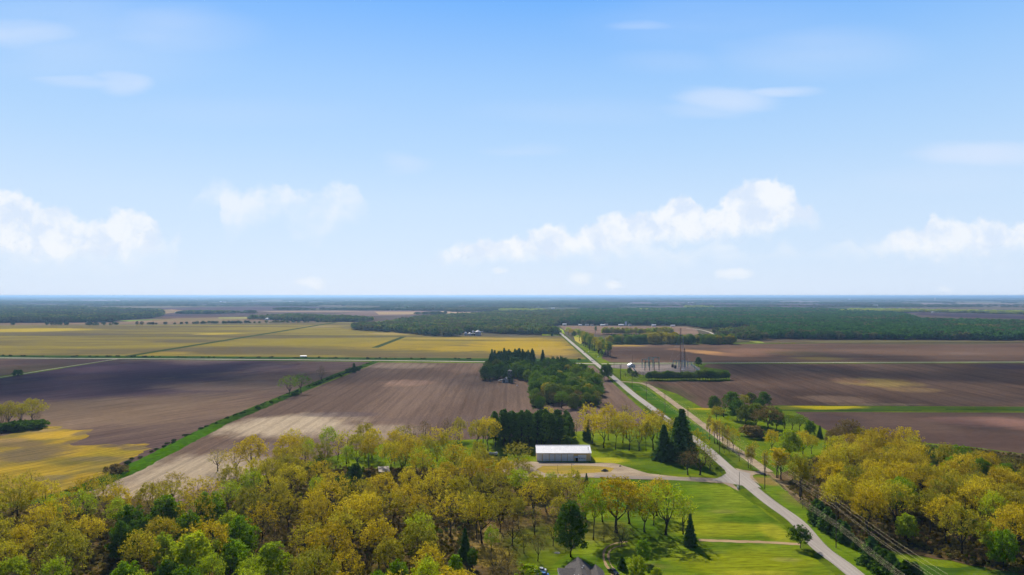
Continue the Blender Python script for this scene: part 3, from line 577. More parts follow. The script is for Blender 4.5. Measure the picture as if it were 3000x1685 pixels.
BROWN = leaf_mat('brown_buds', [(0., (.22, .16, .05)), (.5, (.28, .20, .055)), (1., (.19, .15, .06))], .3)
NEED = leaf_mat('pine_needles', [(0., (0.106, 0.198, 0.031)), (.5, (0.150, 0.252, 0.033)), (1., (0.081, 0.156, 0.031))], .2)
SPRU = leaf_mat('spruce_needles', [(0., (0.078, 0.163, 0.029)), (1., (0.117, 0.213, 0.033))], .15)
MG1 = leaf_mat('copse_leaves', [(0., (.11, .21, .018)), (.35, (.17, .27, .018)), (.7, (.23, .31, .022)), (1., (.15, .18, .035))], .35)

PROTO = {}
def reg(kind, fn, n, **kw):
    PROTO[kind] = []
    for i in range(n):
        k2 = dict(kw); cm, tm = fn(hash_(kind, i), **k2); me = trunk_mesh(tm)
        PROTO[kind].append((cm, me, kw.get('Ht', 18.)))
def hash_(k, i): return sum(ord(c)*(j+3) for j, c in enumerate(k)) % 997 + i*31
reg('oak', broadleaf, 6, Ht=18., R=8.0, fork=.27, ntips=210, per=19, leaf=.40, zc=.60, zr=.40, lean=.9, zlo=-.42, shell=.62, clr=1.05, trunkr=.42)
reg('oaktall', broadleaf, 4, Ht=20., R=6.2, fork=.36, ntips=140, per=20, leaf=.42, zc=.66, zr=.34, zlo=-.6, lean=1.2, trunkr=.28)
reg('oakopen', broadleaf, 4, Ht=18., R=7.8, fork=.25, ntips=150, per=13, leaf=.38, zc=.60, zr=.40, shell=.6, clr=.95, zlo=-.45, trunkr=.40, lean=.8, multi=1)
reg('bare', broadleaf, 3, Ht=15., R=5.8, fork=.22, ntips=210, per=5, leaf=.24, zc=.62, zr=.38, shell=.4, clr=.9, lean=.5)
reg('maple', broadleaf, 4, Ht=17., R=5.8, fork=.14, ntips=200, per=34, leaf=.48, zc=.53, zr=.47, shell=.55, clr=1.15)
reg('bushy', broadleaf, 4, Ht=16., R=6.2, fork=.10, ntips=210, per=30, leaf=.5, zc=.47, zr=.51, shell=.6, clr=1.2, zlo=-.95)
reg('poplar', broadleaf, 3, Ht=20., R=3.4, fork=.25, ntips=85, per=22, leaf=.42, zc=.62, zr=.38, shell=.35, clr=1.0, trunkr=.22, multi=2)
reg('roundtree', broadleaf, 1, Ht=8.5, R=3.5, fork=.22, ntips=120, per=30, leaf=.30, zc=.60, zr=.40, shell=.5, clr=.7, trunkr=.16)
reg('spruce', conifer, 3, Ht=16., R=3.6)
reg('juniper', conifer, 3, Ht=6., R=2.2, base=.02, whorls=16, leaf=.40, bushy=.9, per=10, top=.6)
reg('pine', pine, 5, Ht=20.)
reg('shrub', shrub, 4, Ht=3., R=2.2)
KINDNAME = {'oak': 'oak_tree', 'oaktall': 'tall_tree', 'oakopen': 'oak_tree', 'bare': 'bare_tree', 'maple': 'maple_tree', 'bushy': 'leafy_tree', 'poplar': 'poplar_tree', 'roundtree': 'maple_tree',
            'spruce': 'spruce_tree', 'juniper': 'juniper_bush', 'pine': 'pine_tree', 'shrub': 'shrub'}
TR = random.Random(77)
def tree_at(kind, X, Y, h, m, label, cat=None, group=None, w=1., bark=None, z=0.):
    cm, tm, H0 = TR.choice(PROTO[kind]); s = h/H0
    o = thing(KINDNAME[kind], label, cat or KINDNAME[kind].replace('_', ' '), (X, Y, z), TR.uniform(0, 6.283), group)
    o.scale = (s*w, s*w, s)
    c = obj('crown', cm, None, o); tk = obj('trunk', tm, None, o)
    for q, mm in ((c, m), (tk, bark or BARK)):
        if not q.data.materials: q.data.materials.append(mm)
        q.material_slots[0].link = 'OBJECT'; q.material_slots[0].material = mm
    return o
def tree(kind, px, py, top, m, label, **kw):
    """base at a photo place, height from the photo row of its top"""
    X, Y = G(px, py); h = H*(py-top)/(py-HZ); return tree_at(kind, X, Y, h, m, label, **kw)
def inside(x, y, poly):
    c = False; n = len(poly)
    for i in range(n):
        x1, y1 = poly[i]; x2, y2 = poly[(i+1) % n]
        if (y1 > y) != (y2 > y) and x < (x2-x1)*(y-y1)/(y2-y1)+x1: c = not c
    return c
def scatter(poly, r, seed, tries=30, keep=(), px=True, rfun=None):
    """evenly irregular spots inside an outline"""
    P = [G(*p) for p in poly] if px else poly; rnd = random.Random(seed)
    x0, x1 = min(p[0] for p in P), max(p[0] for p in P); y0, y1 = min(p[1] for p in P), max(p[1] for p in P)
    N = int((x1-x0)*(y1-y0)/(r*r)*tries/4); grid = {}; out = []
    for (X, Y) in keep: grid.setdefault((int(X//r), int(Y//r)), []).append((X, Y))
    for _ in range(N):
        X = rnd.uniform(x0, x1); Y = rnd.uniform(y0, y1)
        if not inside(X, Y, P): continue
        gx, gy = int(X//r), int(Y//r)
        if any((X-a)**2+(Y-b_)**2 < r*r for i in (-1, 0, 1) for j in (-1, 0, 1) for a, b_ in grid.get((gx+i, gy+j), ())): continue
        grid.setdefault((gx, gy), []).append((X, Y)); out.append((X, Y))
    return out
def PX(X, Y): return 1500+F*X/Y, HZ+F*H/Y

# --- trees one can point out singly: kind, px, py(base), top, colour, label, width
ONE = []
def one(kind, px, py, top, m, label, w=1., **kw): ONE.append(G(px, py)); return tree(kind, px, py, top, m, label, w=w, **kw)
one('oakopen', 1515, 1366, 1296, OLIV, 'broad dark olive oak spreading beside the left end of the white-roofed shed', 1.5)
one('oak', 1805, 1560, 1400, GOLD, 'large golden oak standing on the lawn edge left of the green lawn field', 1.3)
one('oakopen', 1843, 1535, 1408, GOLD, 'thinner golden oak just behind and right of the large lawn-edge oak', 1.15)
one('oakopen', 1950, 1568, 1412, LIME, 'thinly leaved tree with black forked trunk on the lawn, right of the golden oaks', 1.15)
one('bare', 2001, 1566, 1452, OLIV, 'small nearly bare tree at the right end of the lawn tree group', .8)
one('bare', 1915, 1540, 1425, OLIV, 'slim sparse tree between the golden oaks and the forked lawn tree', .8)
one('oaktall', 1738, 1582, 1420, LIME, 'tall slender pale green tree left of the big golden lawn oak', .8)
one('bare', 1823, 1602, 1535, BROWN, 'low sprawling bare tree by the bend of the dirt track', 1.5)
one('spruce', 2022, 1600, 1507, SPRU, 'dark pointed spruce on the lawn at the left end of the dirt drive')
one('maple', 1672, 1632, 1470, DKGR, 'tall dense dark green maple behind the grey-roofed house', .82)
one('oakopen', 1412, 1592, 1440, OLIV, 'right of two tall thick black-trunked trees in the brown clearing', .9); one('oaktall', 1396, 1580, 1445, GOLD, 'left of two tall thick black-trunked trees in the brown clearing', .8)
one('oaktall', 1519, 1550, 1455, OLIV, 'tree with thick dark trunk right of the two clearing oaks', .8); one('bare', 1567, 1568, 1478, OLIV, 'thin leaning tree left of the tall green maple top', .9); one('bare', 1487, 1668, 1590, BROWN, 'wide brown twiggy tree at the bottom, left of the cars', 1.4); one('oaktall', 1440, 1640, 1540, LIME, 'pale leafy young tree in the lower clearing', .8); one('maple', 1385, 1668, 1605, DKGR, 'low dark tree at the foot of the wood spruce', .7); one('bare', 1535, 1622, 1560, OLIV, 'small sparse tree above the white sedan', 1.1)
one('bare', 1576, 1645, 1560, BROWN, 'leaning bare tree in the yard left of the tall green maple', .9)
one('spruce', 1362, 1640, 1550, SPRU, 'dark narrow spruce inside the wood, left of the brown clearing', 1.1)
one('maple', 1335, 1712, 1624, GREEN, 'fresh green small tree at the bottom edge below the dark wood spruce', .7)
one('maple', 1165, 1745, 1643, GREEN, 'bright green rounded tree at the bottom edge, left of the small fresh green tree', 1.0)
one('maple', 1885, 1652, 1578, GREEN, 'medium green round tree right of the curved dirt track', .8)
one('maple', 1868, 1706, 1628, LIME, 'bright lime bushy tree at the bottom edge beside the black car', .95)
one('maple', 1925, 1722, 1662, LIME, 'small lime tree at the bottom edge right of the bushy lime tree', .9)
one('juniper', 1822, 1668, 1632, DKGR, 'dark low bush between the dirt track and the lime tree', 1.1)
one('shrub', 1545, 1700, 1655, LIME, 'lime shrub left of the parked white car', 1.2)
one('roundtree', 2345, 1607, 1540, DKGR, 'single round dark green tree at the left edge of the main road', 1.08)
one('juniper', 1692, 1398, 1380, SPRU, 'tiny dark conifer at the left end of the gravel drive', .9)
one('spruce', 1718, 1423, 1387, SPRU, 'small dark spruce just below the gravel drive', 1.1)
for px, py, tp, kd, mm, w, lb in ((1715,1520,1405,'oakopen',OLIV,1.,'olive oak above the tall green maple, left of the slender tree'),(1660,1500,1392,'oakopen',GOLD,1.,'golden open oak left of the gravel yard edge trees'),(1765,1530,1432,'bare',OLIV,1.1,'sparse tree left of the large golden lawn oak'),(1888,1560,1440,'oakopen',OLIV,1.,'olive open oak between the golden lawn oaks and the forked tree'),
        (1925,1512,1400,'oak',GOLD,.9,'golden oak behind the forked lawn tree'),(1640,1560,1452,'oaktall',OLIV,.9,'tall olive tree left of the tall green maple'),(1560,1520,1410,'oakopen',GOLD,1.,'golden open oak at the right rim of the left wood'),(1600,1500,1400,'oak',OLIV,.9,'olive oak at the right rim of the left wood'),
        (1465,1560,1452,'oakopen',OLIV,1.,'olive open oak above the brown clearing'),(1500,1600,1505,'bare',BROWN,1.2,'brown leafless tree in the lower yard'),(1450,1690,1600,'bare',BROWN,1.3,'brown leafless tree at the bottom of the clearing'),(1620,1600,1530,'bare',OLIV,1.,'small sparse tree right of the yard'),(1770,1590,1540,'bare',OLIV,.9,'low sparse tree left of the track bend'),
        (565,1725,1562,'maple',LIME,1.15,'biggest pale lime round tree at the bottom left'),(795,1720,1588,'maple',LIME,1.,'second big golden-lime round tree at the bottom, right of the biggest'),(40,1745,1632,'maple',LIME,1.2,'lime tree in the bottom left corner'),(190,1740,1560,'oak',OLIV,.9,'dark olive round tree in the bottom left corner')):
    one(kd, px, py, tp, mm, lb, w)
# three oaks standing in the tan field
one('oak', 737, 1388, 1277, GOLD, 'rightmost of the three oaks at the tan field edge, tall with thick black trunk', .95)
one('oakopen', 690, 1392, 1310, GOLD, 'middle of the three oaks at the edge of the tan field', 1.15)
one('bare', 638, 1380, 1312, OLIV, 'leftmost, nearly bare oak at the edge of the tan field', 1.3)
one('oakopen', 508, 1476, 1380, GOLD, 'open golden oak against the tan field left of the three edge oaks', .9)
one('bare', 462, 1480, 1402, BROWN, 'pale twiggy bare tree left of the open golden oak', .8); one('bare', 440, 1478, 1408, BROWN, 'slim bare tree beside the pale twiggy tree', .6)
one('oakopen', 300, 1460, 1382, OLIV, 'dark open oak at the lower end of the grassy field bank', 1.); one('bare', 338, 1458, 1388, OLIV, 'dark twiggy tree right of the open oak at the bank end', .9)
one('shrub', 342, 1388, 1362, BROWN, 'rounded brown bush on the lower end of the field bank', 1.6)
one('bare', 88, 1470, 1372, OLIV, 'grey-green open tree standing above the left wood edge', 1.); one('bare', 20, 1472, 1382, OLIV, 'open tree at the far left wood edge', 1.)
# clump at the left edge
for px, py, tp, kd, mm, w, lb in ((95,1240,1168,'oak',OLIV,1.1,'rightmost broad oak of the clump at the left picture edge'),(62,1252,1178,'oakopen',OLIV,1.,'middle oak of the clump at the left picture edge'),(25,1250,1176,'oak',OLIV,1.,'left oak of the clump at the left picture edge'),
        (-20,1252,1180,'oak',OLIV,1.,'oak cut by the left picture edge in the clump'),(5,1262,1205,'bare',BROWN,1.,'bare reddish tree inside the clump at the left picture edge'),(108,1245,1200,'bare',BROWN,.8,'small bare tree at the right side of the left edge clump')):
    one(kd, px, py, tp, mm, lb, w)
for i in range(16):
    px = -30+10*i; tree('shrub', px+TR.uniform(-3, 3), 1262-.10*px+TR.uniform(-4, 5), 1240-.08*px+TR.uniform(-3, 3), DKGR, 'dark green bush under the clump of oaks at the left picture edge', w=1.5, group='bushes under the left edge clump')
# bank trees
one('oakopen', 847, 1160, 1097, MG1, 'leftmost of the three trees on the field bank, thin green crown', 1.05); one('oakopen', 883, 1152, 1094, MG1, 'middle dark-trunked tree on the field bank', 1.1)
one('bare', 941, 1121, 1070, BROWN, 'bare forked tree on the field bank', .8)
one('juniper', 1037, 1091, 1065, SPRU, 'pointed dark conifer among bushes on the upper field bank', .8)
for px, py, tp, lb in ((1024,1092,1077,'round dark bush left of the bank conifer'),(1048,1086,1073,'round dark bush right of the bank conifer'),(937,1124,1114,'dark bush at the foot of the bare bank tree'),(860,1160,1150,'dark bush beneath the two bank trees'),
        (870,1158,1148,'low bush right beneath the two bank trees'),(795,1183,1174,'dark round bush on the bank left of the trees'),(757,1200,1190,'single dark bush on the middle of the bank'),(1000,1103,1097,'small bush on the upper bank'),(52,1101,1083,'lone dark bush by the thin farm track at left')):
    one('shrub', px, py, tp, DKGR, lb, 1.1)
# beside the shed and along the road
for px, py, tp, kd, mm, w, lb in ((1768,1313,1212,'oakopen',GOLD,.9,'golden oak right behind the white-roofed shed'),(1803,1318,1222,'oaktall',OLIV,.9,'first olive tree in the row right of the shed'),(1843,1320,1228,'oakopen',GOLD,.8,'second tree in the row right of the shed, golden'),
        (1872,1322,1240,'bare',OLIV,.8,'thin third tree in the row right of the shed'),(1893,1322,1232,'oaktall',OLIV,.7,'fourth, slender tree in the row right of the shed'),(1914,1320,1215,'oak',GOLD,.9,'fifth, full golden tree in the row right of the shed'),
        (1735,1300,1210,'oak',GOLD,.8,'golden oak touching the right end of the pine stand'),(1825,1298,1205,'oak',GOLD,.8,'golden oak behind the row right of the shed'),(1880,1290,1200,'oakopen',GOLD,.9,'open golden oak behind the fourth row tree'),(1782,1290,1182,'oak',GOLD,.6,'yellow round-topped oak rising above the row'),
        (1835,1285,1178,'bare',OLIV,.7,'bare vase-shaped tree rising above the row'),(1723,1285,1180,'oakopen',GOLD,.7,'tall golden oak behind the right end of the pines'),(1602,1275,1187,'oakopen',GOLD,.7,'twisted golden treetop behind the middle of the pines'),
        (1925,1285,1200,'oak',GOLD,.75,'golden oak beside the main road left verge'),(1690,1278,1222,'bare',OLIV,.7,'thin tree behind the pine stand'),(1960,1300,1225,'oak',OLIV,.8,'olive oak left of the road above the dark spruces'),(1895,1255,1188,'bare',BROWN,.9,'bare tree reaching over the left verge of the road'),
        (1975,1290,1222,'oakopen',OLIV,.8,'olive oak beside the bend of the road'),(2040,1350,1258,'oakopen',OLIV,.9,'olive tree between spruce and road'),(2065,1362,1290,'oakopen',LIME,.7,'lime tree hanging over the road edge'),(2050,1392,1305,'bare',BROWN,1.5,'wide dark bare tree left of the crossroads'),
        (2015,1392,1318,'bare',BROWN,1.2,'dark bare tree in front of the large spruce'),(2080,1380,1322,'bare',OLIV,1.1,'low spreading tree at the left road edge')):
    one(kd, px, py, tp, mm, lb, w)
one('spruce', 1719, 1292, 1212, SPRU, 'slim dark conifer right of the pine stand', .8)
one('spruce', 1945, 1347, 1247, SPRU, 'dark spruce on the grass right of the shed', 1.5)
one('spruce', 1998, 1348, 1202, SPRU, 'largest dark spruce, left of the main road', 1.45); one('spruce', 1982, 1340, 1225, SPRU, 'dark spruce leaning on the largest spruce', 1.1)
for px, py, tp, kd, mm, w, lb in ((1240,1360,1270,'oaktall',OLIV,.8,'slender tree at the left rim of the mown clearing'),(1280,1352,1250,'oakopen',GOLD,.8,'golden tree in the mown clearing, black double trunk'),(1300,1350,1262,'oaktall',OLIV,.7,'thin tree right of the double trunk in the clearing'),(1330,1335,1248,'oakopen',GOLD,.8,'golden tree in the middle of the clearing'),
        (1398,1318,1228,'oak',OLIV,.7,'olive tree at the back of the clearing'),(1430,1322,1222,'oak',GOLD,.8,'bright golden tree at the left end of the pines'),(1415,1300,1225,'oakopen',GOLD,.8,'golden tree behind the bright one at the pines'),(1200,1320,1235,'bare',BROWN,.9,'bare reddish tree at the field edge left of the clearing'),
        (1245,1300,1228,'bare',BROWN,.8,'bare purple-brown tree at the field edge'),(1310,1296,1224,'bare',BROWN,.8,'bare tree before the tan field behind the clearing'),(1345,1290,1222,'oak',OLIV,.7,'olive oak between clearing and tan field')):
    one(kd, px, py, tp, mm, lb, w)
# poplars and trees right of the main road
for px, py, tp, kd, mm, w, lb in ((2078,1290,1206,'poplar',OLIV,.7,'first, brownish narrow poplar of the roadside row'),(2090,1300,1222,'poplar',GOLD,.8,'second golden poplar of the roadside row'),(2104,1302,1222,'poplar',GOLD,.9,'third golden poplar of the roadside row'),(2118,1312,1232,'poplar',GOLD,.9,'fourth golden poplar of the roadside row'),
        (2132,1316,1240,'poplar',GOLD,.7,'fifth golden poplar of the roadside row'),(2148,1322,1252,'oakopen',GOLD,.7,'low golden tree at the end of the poplar row'),(2122,1328,1280,'bare',OLIV,.6,'sapling behind the crossarmed pole'),(2136,1330,1280,'bare',OLIV,.5,'sapling between the two roads'),
        (2166,1352,1290,'bare',LIME,.6,'spindly sapling by the side road'),(2190,1372,1302,'poplar',OLIV,.7,'narrow tree at the inner corner of the crossroads'),(2201,1374,1298,'poplar',GOLD,.8,'golden narrow tree at the inner corner of the crossroads'),(2212,1335,1292,'oakopen',GOLD,.6,'small orange tree beyond the side road'),
        (2243,1396,1313,'poplar',GOLD,.8,'slim golden poplar right of the crossroads'),(2275,1402,1302,'poplar',GOLD,1.3,'broad golden poplar pair, left tree'),(2292,1407,1304,'poplar',GOLD,1.3,'broad golden poplar pair, right tree'),(2345,1466,1328,'oaktall',OLIV,.8,'tall black-trunked tree in front of the right wood'),
        (2352,1458,1335,'poplar',GOLD,1.2,'golden tree behind the tall black trunk'),(2384,1412,1330,'bare',BROWN,.7,'brown bare tree between the poplars and right wood'),(2262,1322,1258,'oak',GOLD,.8,'round golden tree behind the roadside poplars'),(2312,1340,1260,'maple',LIME,1.1,'bright lime tree behind the poplars'),
        (2352,1335,1262,'oak',GOLD,.9,'golden round tree right of the bright lime tree'),(2378,1330,1272,'oak',GOLD,.8,'golden tree at the corner of the right wood'),(2205,1280,1246,'shrub',BROWN,1.6,'round brown bush on the pasture'),(2232,1281,1264,'juniper',SPRU,1.3,'small black conifer beside the brown bush'),
        (2460,1318,1246,'oak',BROWN,.8,'brown round tree above the right wood'),(2488,1310,1228,'oak',BROWN,.9,'tallest brown tree above the right wood'),(2440,1330,1258,'oak',BROWN,.8,'brown tree at the left end above the wood'),(2520,1318,1250,'oak',OLIV,1.,'olive tree right of the brown group'),(2560,1325,1255,'oak',OLIV,1.,'second olive tree right of the brown group')):
    one(kd, px, py, tp, mm, lb, w)
# copse right of the road
for px, py, tp, kd, mm, w, lb in ((2092,1208,1160,'maple',DKGR,1.1,'left dark tree of the copse beyond the side road'),(2145,1205,1147,'maple',MG1,1.2,'tallest green tree of the copse beyond the side road'),(2120,1222,1165,'bare',MG1,1.2,'grey-green twiggy tree in the copse'),(2100,1235,1190,'oak',OLIV,1.,'olive tree at the front left of the copse'),
        (2160,1232,1170,'maple',DKGR,1.2,'dark tree in the middle of the copse'),(2199,1190,1150,'maple',MG1,1.2,'round tree at the back of the copse'),(2238,1193,1148,'maple',MG1,1.2,'rightmost round tree at the back of the copse'),(2185,1245,1185,'maple',MG1,1.2,'leaning green mass at the copse centre'),
        (2215,1248,1182,'maple',MG1,1.3,'broad green tree right of the copse centre'),(2250,1262,1188,'oak',BROWN,1.3,'brown-crowned tree at the front right of the copse'),(2275,1258,1195,'maple',DKGR,1.,'dark green tree right of the brown-crowned one'),(2300,1268,1210,'bare',DKGR,1.,'thin tree with black stem at the copse end'),
        (2320,1260,1212,'oakopen',MG1,1.2,'open green tree at the copse end'),(2342,1265,1213,'oak',MG1,1.,'round olive green tree beyond the copse end'),(2374,1278,1232,'maple',MG1,1.,'small green tree right of the copse end'),(2402,1284,1248,'spruce',SPRU,1.2,'black conifer at the tip of the copse'),(2225,1212,1168,'maple',DKGR,1.2,'dark crown behind the centre of the copse'),(2180,1200,1155,'oak',OLIV,.9,'low olive tree between the back trees of the copse')):
    one(kd, px, py, tp, mm, lb, w)
# junipers on the right verge
JU = [(2392,1532),(2405,1540),(2425,1556),(2440,1566),(2462,1580),(2475,1590),(2508,1610),(2553,1655),(2572,1668),(2590,1685),(2612,1697),(2632,1712),(2655,1720),(2680,1722)]
for i, (px, py) in enumerate(JU):
    tree('juniper', px, py, py-(62 if i not in (6,) else 34)*TR.uniform(.85, 1.1)*(1.15 if i > 6 else 1), SPRU if i % 3 else DKGR, 'dark rounded juniper under the power lines at the foot of the right wood' if i < 7 else 'large blue-green juniper at the bottom edge under the power lines', w=1.35 if i > 6 else 1.2, group='junipers along the right wood edge' if i < 7 else 'junipers at the bottom edge')

# --- the pine stand behind the shed
pp = [(X, Y) for X in np.arange(-11, 39, 5.2) for Y in np.arange(430, 460, 5.6)]
for i, (X, Y) in enumerate(pp):
    X += TR.uniform(-1.5, 1.5); Y += TR.uniform(-1.6, 1.6); row = 'front' if Y < 436 else ('rear' if Y > 449 else 'middle'); side = 'left' if X < 4 else ('right' if X > 24 else 'central')
    tree_at('pine', X, Y, 95-344*Y/2000+TR.uniform(-3., 2.2), NEED, f'dark green pine, {side} {row} of the stand behind the white-roofed shed', group=f'{side} {row} pines of the stand', w=1.15)

# --- the woods, tree by tree
def cell_label(px, py, side):
    if side == 'left':
        row = 'top rim' if py < 1430 else ('upper part' if py < 1510 else ('middle' if py < 1610 else 'bottom'))
        cols = ['far left corner', 'left quarter', 'left centre', 'centre', 'below the grey hut', 'right part', 'right rim']
        c_ = cols[max(0, min(6, int(px/235)))]
        return f'{row} of the left wood, {c_}'
    row = 'back' if py < 1420 else ('middle' if py < 1520 else ('front' if py < 1620 else 'near bottom'))
    c_ = 'left end' if px < 2560 else ('centre' if px < 2780 else 'right end')
    return f'{row} of the right wood, {c_}'
CN = {'GOLD': 'golden', 'OLIV': 'olive-brown', 'LIME': 'yellow-green', 'GREEN': 'fresh green', 'DKGR': 'deep green', 'BROWN': 'brown budding'}
MM = dict(GOLD=GOLD, OLIV=OLIV, LIME=LIME, GREEN=GREEN, DKGR=DKGR, BROWN=BROWN)
def wood(pts, side, seed, pick, hmul=1.):
    rnd = random.Random(seed)
    for X, Y in pts:
        px, py = PX(X, Y); kd, cn, h, w = pick(px, py, rnd); kn = {'oak': 'oak', 'oaktall': 'tall slim tree', 'oakopen': 'open oak', 'bare': 'leafless tree', 'maple': 'maple', 'poplar': 'poplar', 'juniper': 'juniper'}[kd]
        lim = 1380 if px > 1550 else 1342
        if side == 'left' and 1420 < px < 1760 and py < 1520: h = max(5., min(h, H*(py-lim+rnd.uniform(-6, 8))/(py-HZ)))   # the shed stays in view over them
        L = cell_label(px, py, side); tree_at(kd, X, Y, h*hmul, MM[cn], f'{CN[cn]} {kn} in the {L}', group=f'{CN[cn]} {kn}s, {L}', w=w)
def pickL(px, py, r):
    if inside(px, py, [(-400,1500),(560,1500),(760,1620),(820,1700),(900,2200),(-400,2200)]) and r.random() < .42:
        return ('maple', r.choice(['GREEN', 'LIME', 'DKGR', 'GREEN']), r.uniform(12, 17), r.uniform(.9, 1.15))
    q = r.random()
    if px > 1380 and py > 1510: return (r.choice(['bare', 'oakopen', 'oaktall', 'bare']), r.choice(['BROWN', 'OLIV', 'OLIV']), r.uniform(9, 16), r.uniform(.9, 1.3))
    if q < .36: return ('oak', r.choice(['GOLD', 'GOLD', 'GOLD', 'OLIV']), r.uniform(14, 20), r.uniform(.7, 1.))
    if q < .58: return ('oaktall', r.choice(['GOLD', 'GOLD', 'OLIV', 'LIME']), r.uniform(16, 20), r.uniform(.8, 1.05))
    if q < .84: return ('oakopen', r.choice(['GOLD', 'OLIV', 'GOLD']), r.uniform(15, 19), r.uniform(.85, 1.05))
    if q < .90: return ('bare', 'BROWN', r.uniform(11, 15), r.uniform(.8, 1.))
    if q < .96: return ('oaktall', 'LIME', r.uniform(13, 17), r.uniform(.8, 1.))
    return ('maple', r.choice(['GREEN', 'DKGR']), r.uniform(9, 14), r.uniform(.8, 1.))
LW = [(-330,1530),(-100,1512),(240,1512),(560,1532),(640,1476),(775,1418),(850,1342),(1000,1330),(1110,1322),(1215,1330),(1225,1376),(1330,1378),(1400,1376),(1490,1384),(1560,1420),(1690,1438),(1700,1500),(1650,1560),(1600,1600),(1540,1640),(1510,1750),(1440,1910),(1200,1910),(-330,1910)]
sp_ = scatter(LW, 10.6, 11, keep=ONE)
HUT = G(1110, 1392)
def clear_front(X, Y, C, w, d):              # keeps the little hut's front open as in the photograph
    return not (abs(X - C[0]*Y/C[1]) < w and C[1]-d < Y < C[1]+6)
sp_ = [(X, Y) for X, Y in sp_ if clear_front(X, Y, HUT, 10, 52)]
thin = random.Random(5)                        # the right part of the wood is more open
sp_ = [(X, Y) for X, Y in sp_ if not (PX(X, Y)[0] > 1360 and PX(X, Y)[1] > 1500 and thin.random() < .3)]
wood(sp_, 'left', 21, pickL)
def pickR(px, py, r):
    q = r.random()
    if py > 1530 and q < .25: return ('maple', r.choice(['GREEN', 'DKGR', 'LIME']), r.uniform(9, 14), r.uniform(.9, 1.1))
    if px > 2700 and py < 1440 and q < .5: return (r.choice(['oak', 'maple', 'bare']), r.choice(['BROWN', 'OLIV', 'GREEN']), r.uniform(13, 17), 1.)
    if q < .78: return ('oak', r.choice(['GOLD', 'GOLD', 'GOLD', 'GOLD', 'OLIV']), r.uniform(15, 20.5), r.uniform(.72, .98))
    if q < .92: return ('oaktall', r.choice(['GOLD', 'LIME', 'OLIV']), r.uniform(16, 20), r.uniform(.8, 1.))
    return ('maple', 'GREEN', r.uniform(12, 16), 1.)
RW = [(2398,1470),(2425,1405),(2470,1352),(2600,1345),(2720,1360),(2860,1400),(3050,1435),(3350,1490),(3450,1640),(3200,1720),(3000,1690),(2940,1668),(2700,1606),(2560,1580),(2450,1530)]
wood(scatter(RW, 9.3, 12, keep=ONE), 'right', 22, pickR)
nwood = len(sp_)

# --- copse with the old farmyard in the middle distance
def rowtrees(lst, label, group): 
    for (kd, X, Y, h, m, w) in lst: tree_at(kd, X, Y, h, m, label, group=group, w=w)
cp = scatter([(1560,1198),(1568,1140),(1640,1105),(1728,1112),(1752,1150),(1752,1190),(1700,1198)], 9.5, 31)
for X, Y in cp:
    k = 'front' if PX(X, Y)[1] > 1160 else 'middle'; r_ = TR.random()
    tree_at('bushy' if r_ < .85 else ('oak' if r_ < .93 else 'bare'), X, Y, TR.uniform(12.5, 20) if PX(X, Y)[1] < 1185 else TR.uniform(10, 15), (MG1 if r_ < .5 else (DKGR if r_ < .78 else (OLIV if r_ < .85 else MG1))) if r_ < .93 else BROWN, f'rounded green tree in the {k} of the dense copse beside the main road', group=f'{k} trees of the central copse', w=1.05)
cp = scatter([(1420,1122),(1428,1088),(1480,1086),(1640,1086),(1690,1096),(1640,1104),(1560,1140),(1552,1118),(1500,1112)], 10, 32)
FY = G(1478, 1121)
for X, Y in cp:
    if not clear_front(X, Y, FY, 8, 60): continue
    tree_at('bushy' if TR.random() < .85 else 'bare', X, Y, TR.uniform(13, 19), DKGR if TR.random() < .6 else MG1, 'dark green tree around the old farmyard with the overgrown silo', group='trees around the old farmyard', w=1.05)
cp = scatter([(1432,1090),(1440,1072),(1562,1070),(1568,1088),(1500,1092)], 6.5, 33)
for X, Y in cp: tree_at('spruce', X, Y, TR.uniform(17, 24), SPRU, 'black-green spruce in the windbreak behind the old farmyard', group='spruces of the farmyard windbreak', w=1.2)
for X, Y in scatter([(1613,1067),(1650,1067),(1648,1062),(1616,1062)], 5, 34): tree_at('spruce', X, Y, TR.uniform(8.5, 10.5), SPRU, 'short black spruce in the small square block right of the lone spruce', group='spruces of the small block', w=1.1)
one('spruce', 1590, 1074, 1026, SPRU, 'lone pointed black spruce above the central copse', 1.2)
for px, py, tp, lb in ((1700,1113,1064,'dark tree at the right shoulder of the copse'),(1716,1113,1068,'dark double tree right of the copse'),(1708,1108,1066,'dark tree behind the double tree'),(1770,1114,1068,'left dark tree by the road bend'),(1782,1112,1066,'right dark tree by the road bend')):
    one('maple', px, py, tp, DKGR, lb, .8)
one('oakopen', 1690, 1196, 1140, BROWN, 'brown twiggy tree at the right front of the copse', .8); one('bare', 1752, 1192, 1140, OLIV, 'thin tree at the right rim of the copse', .8)
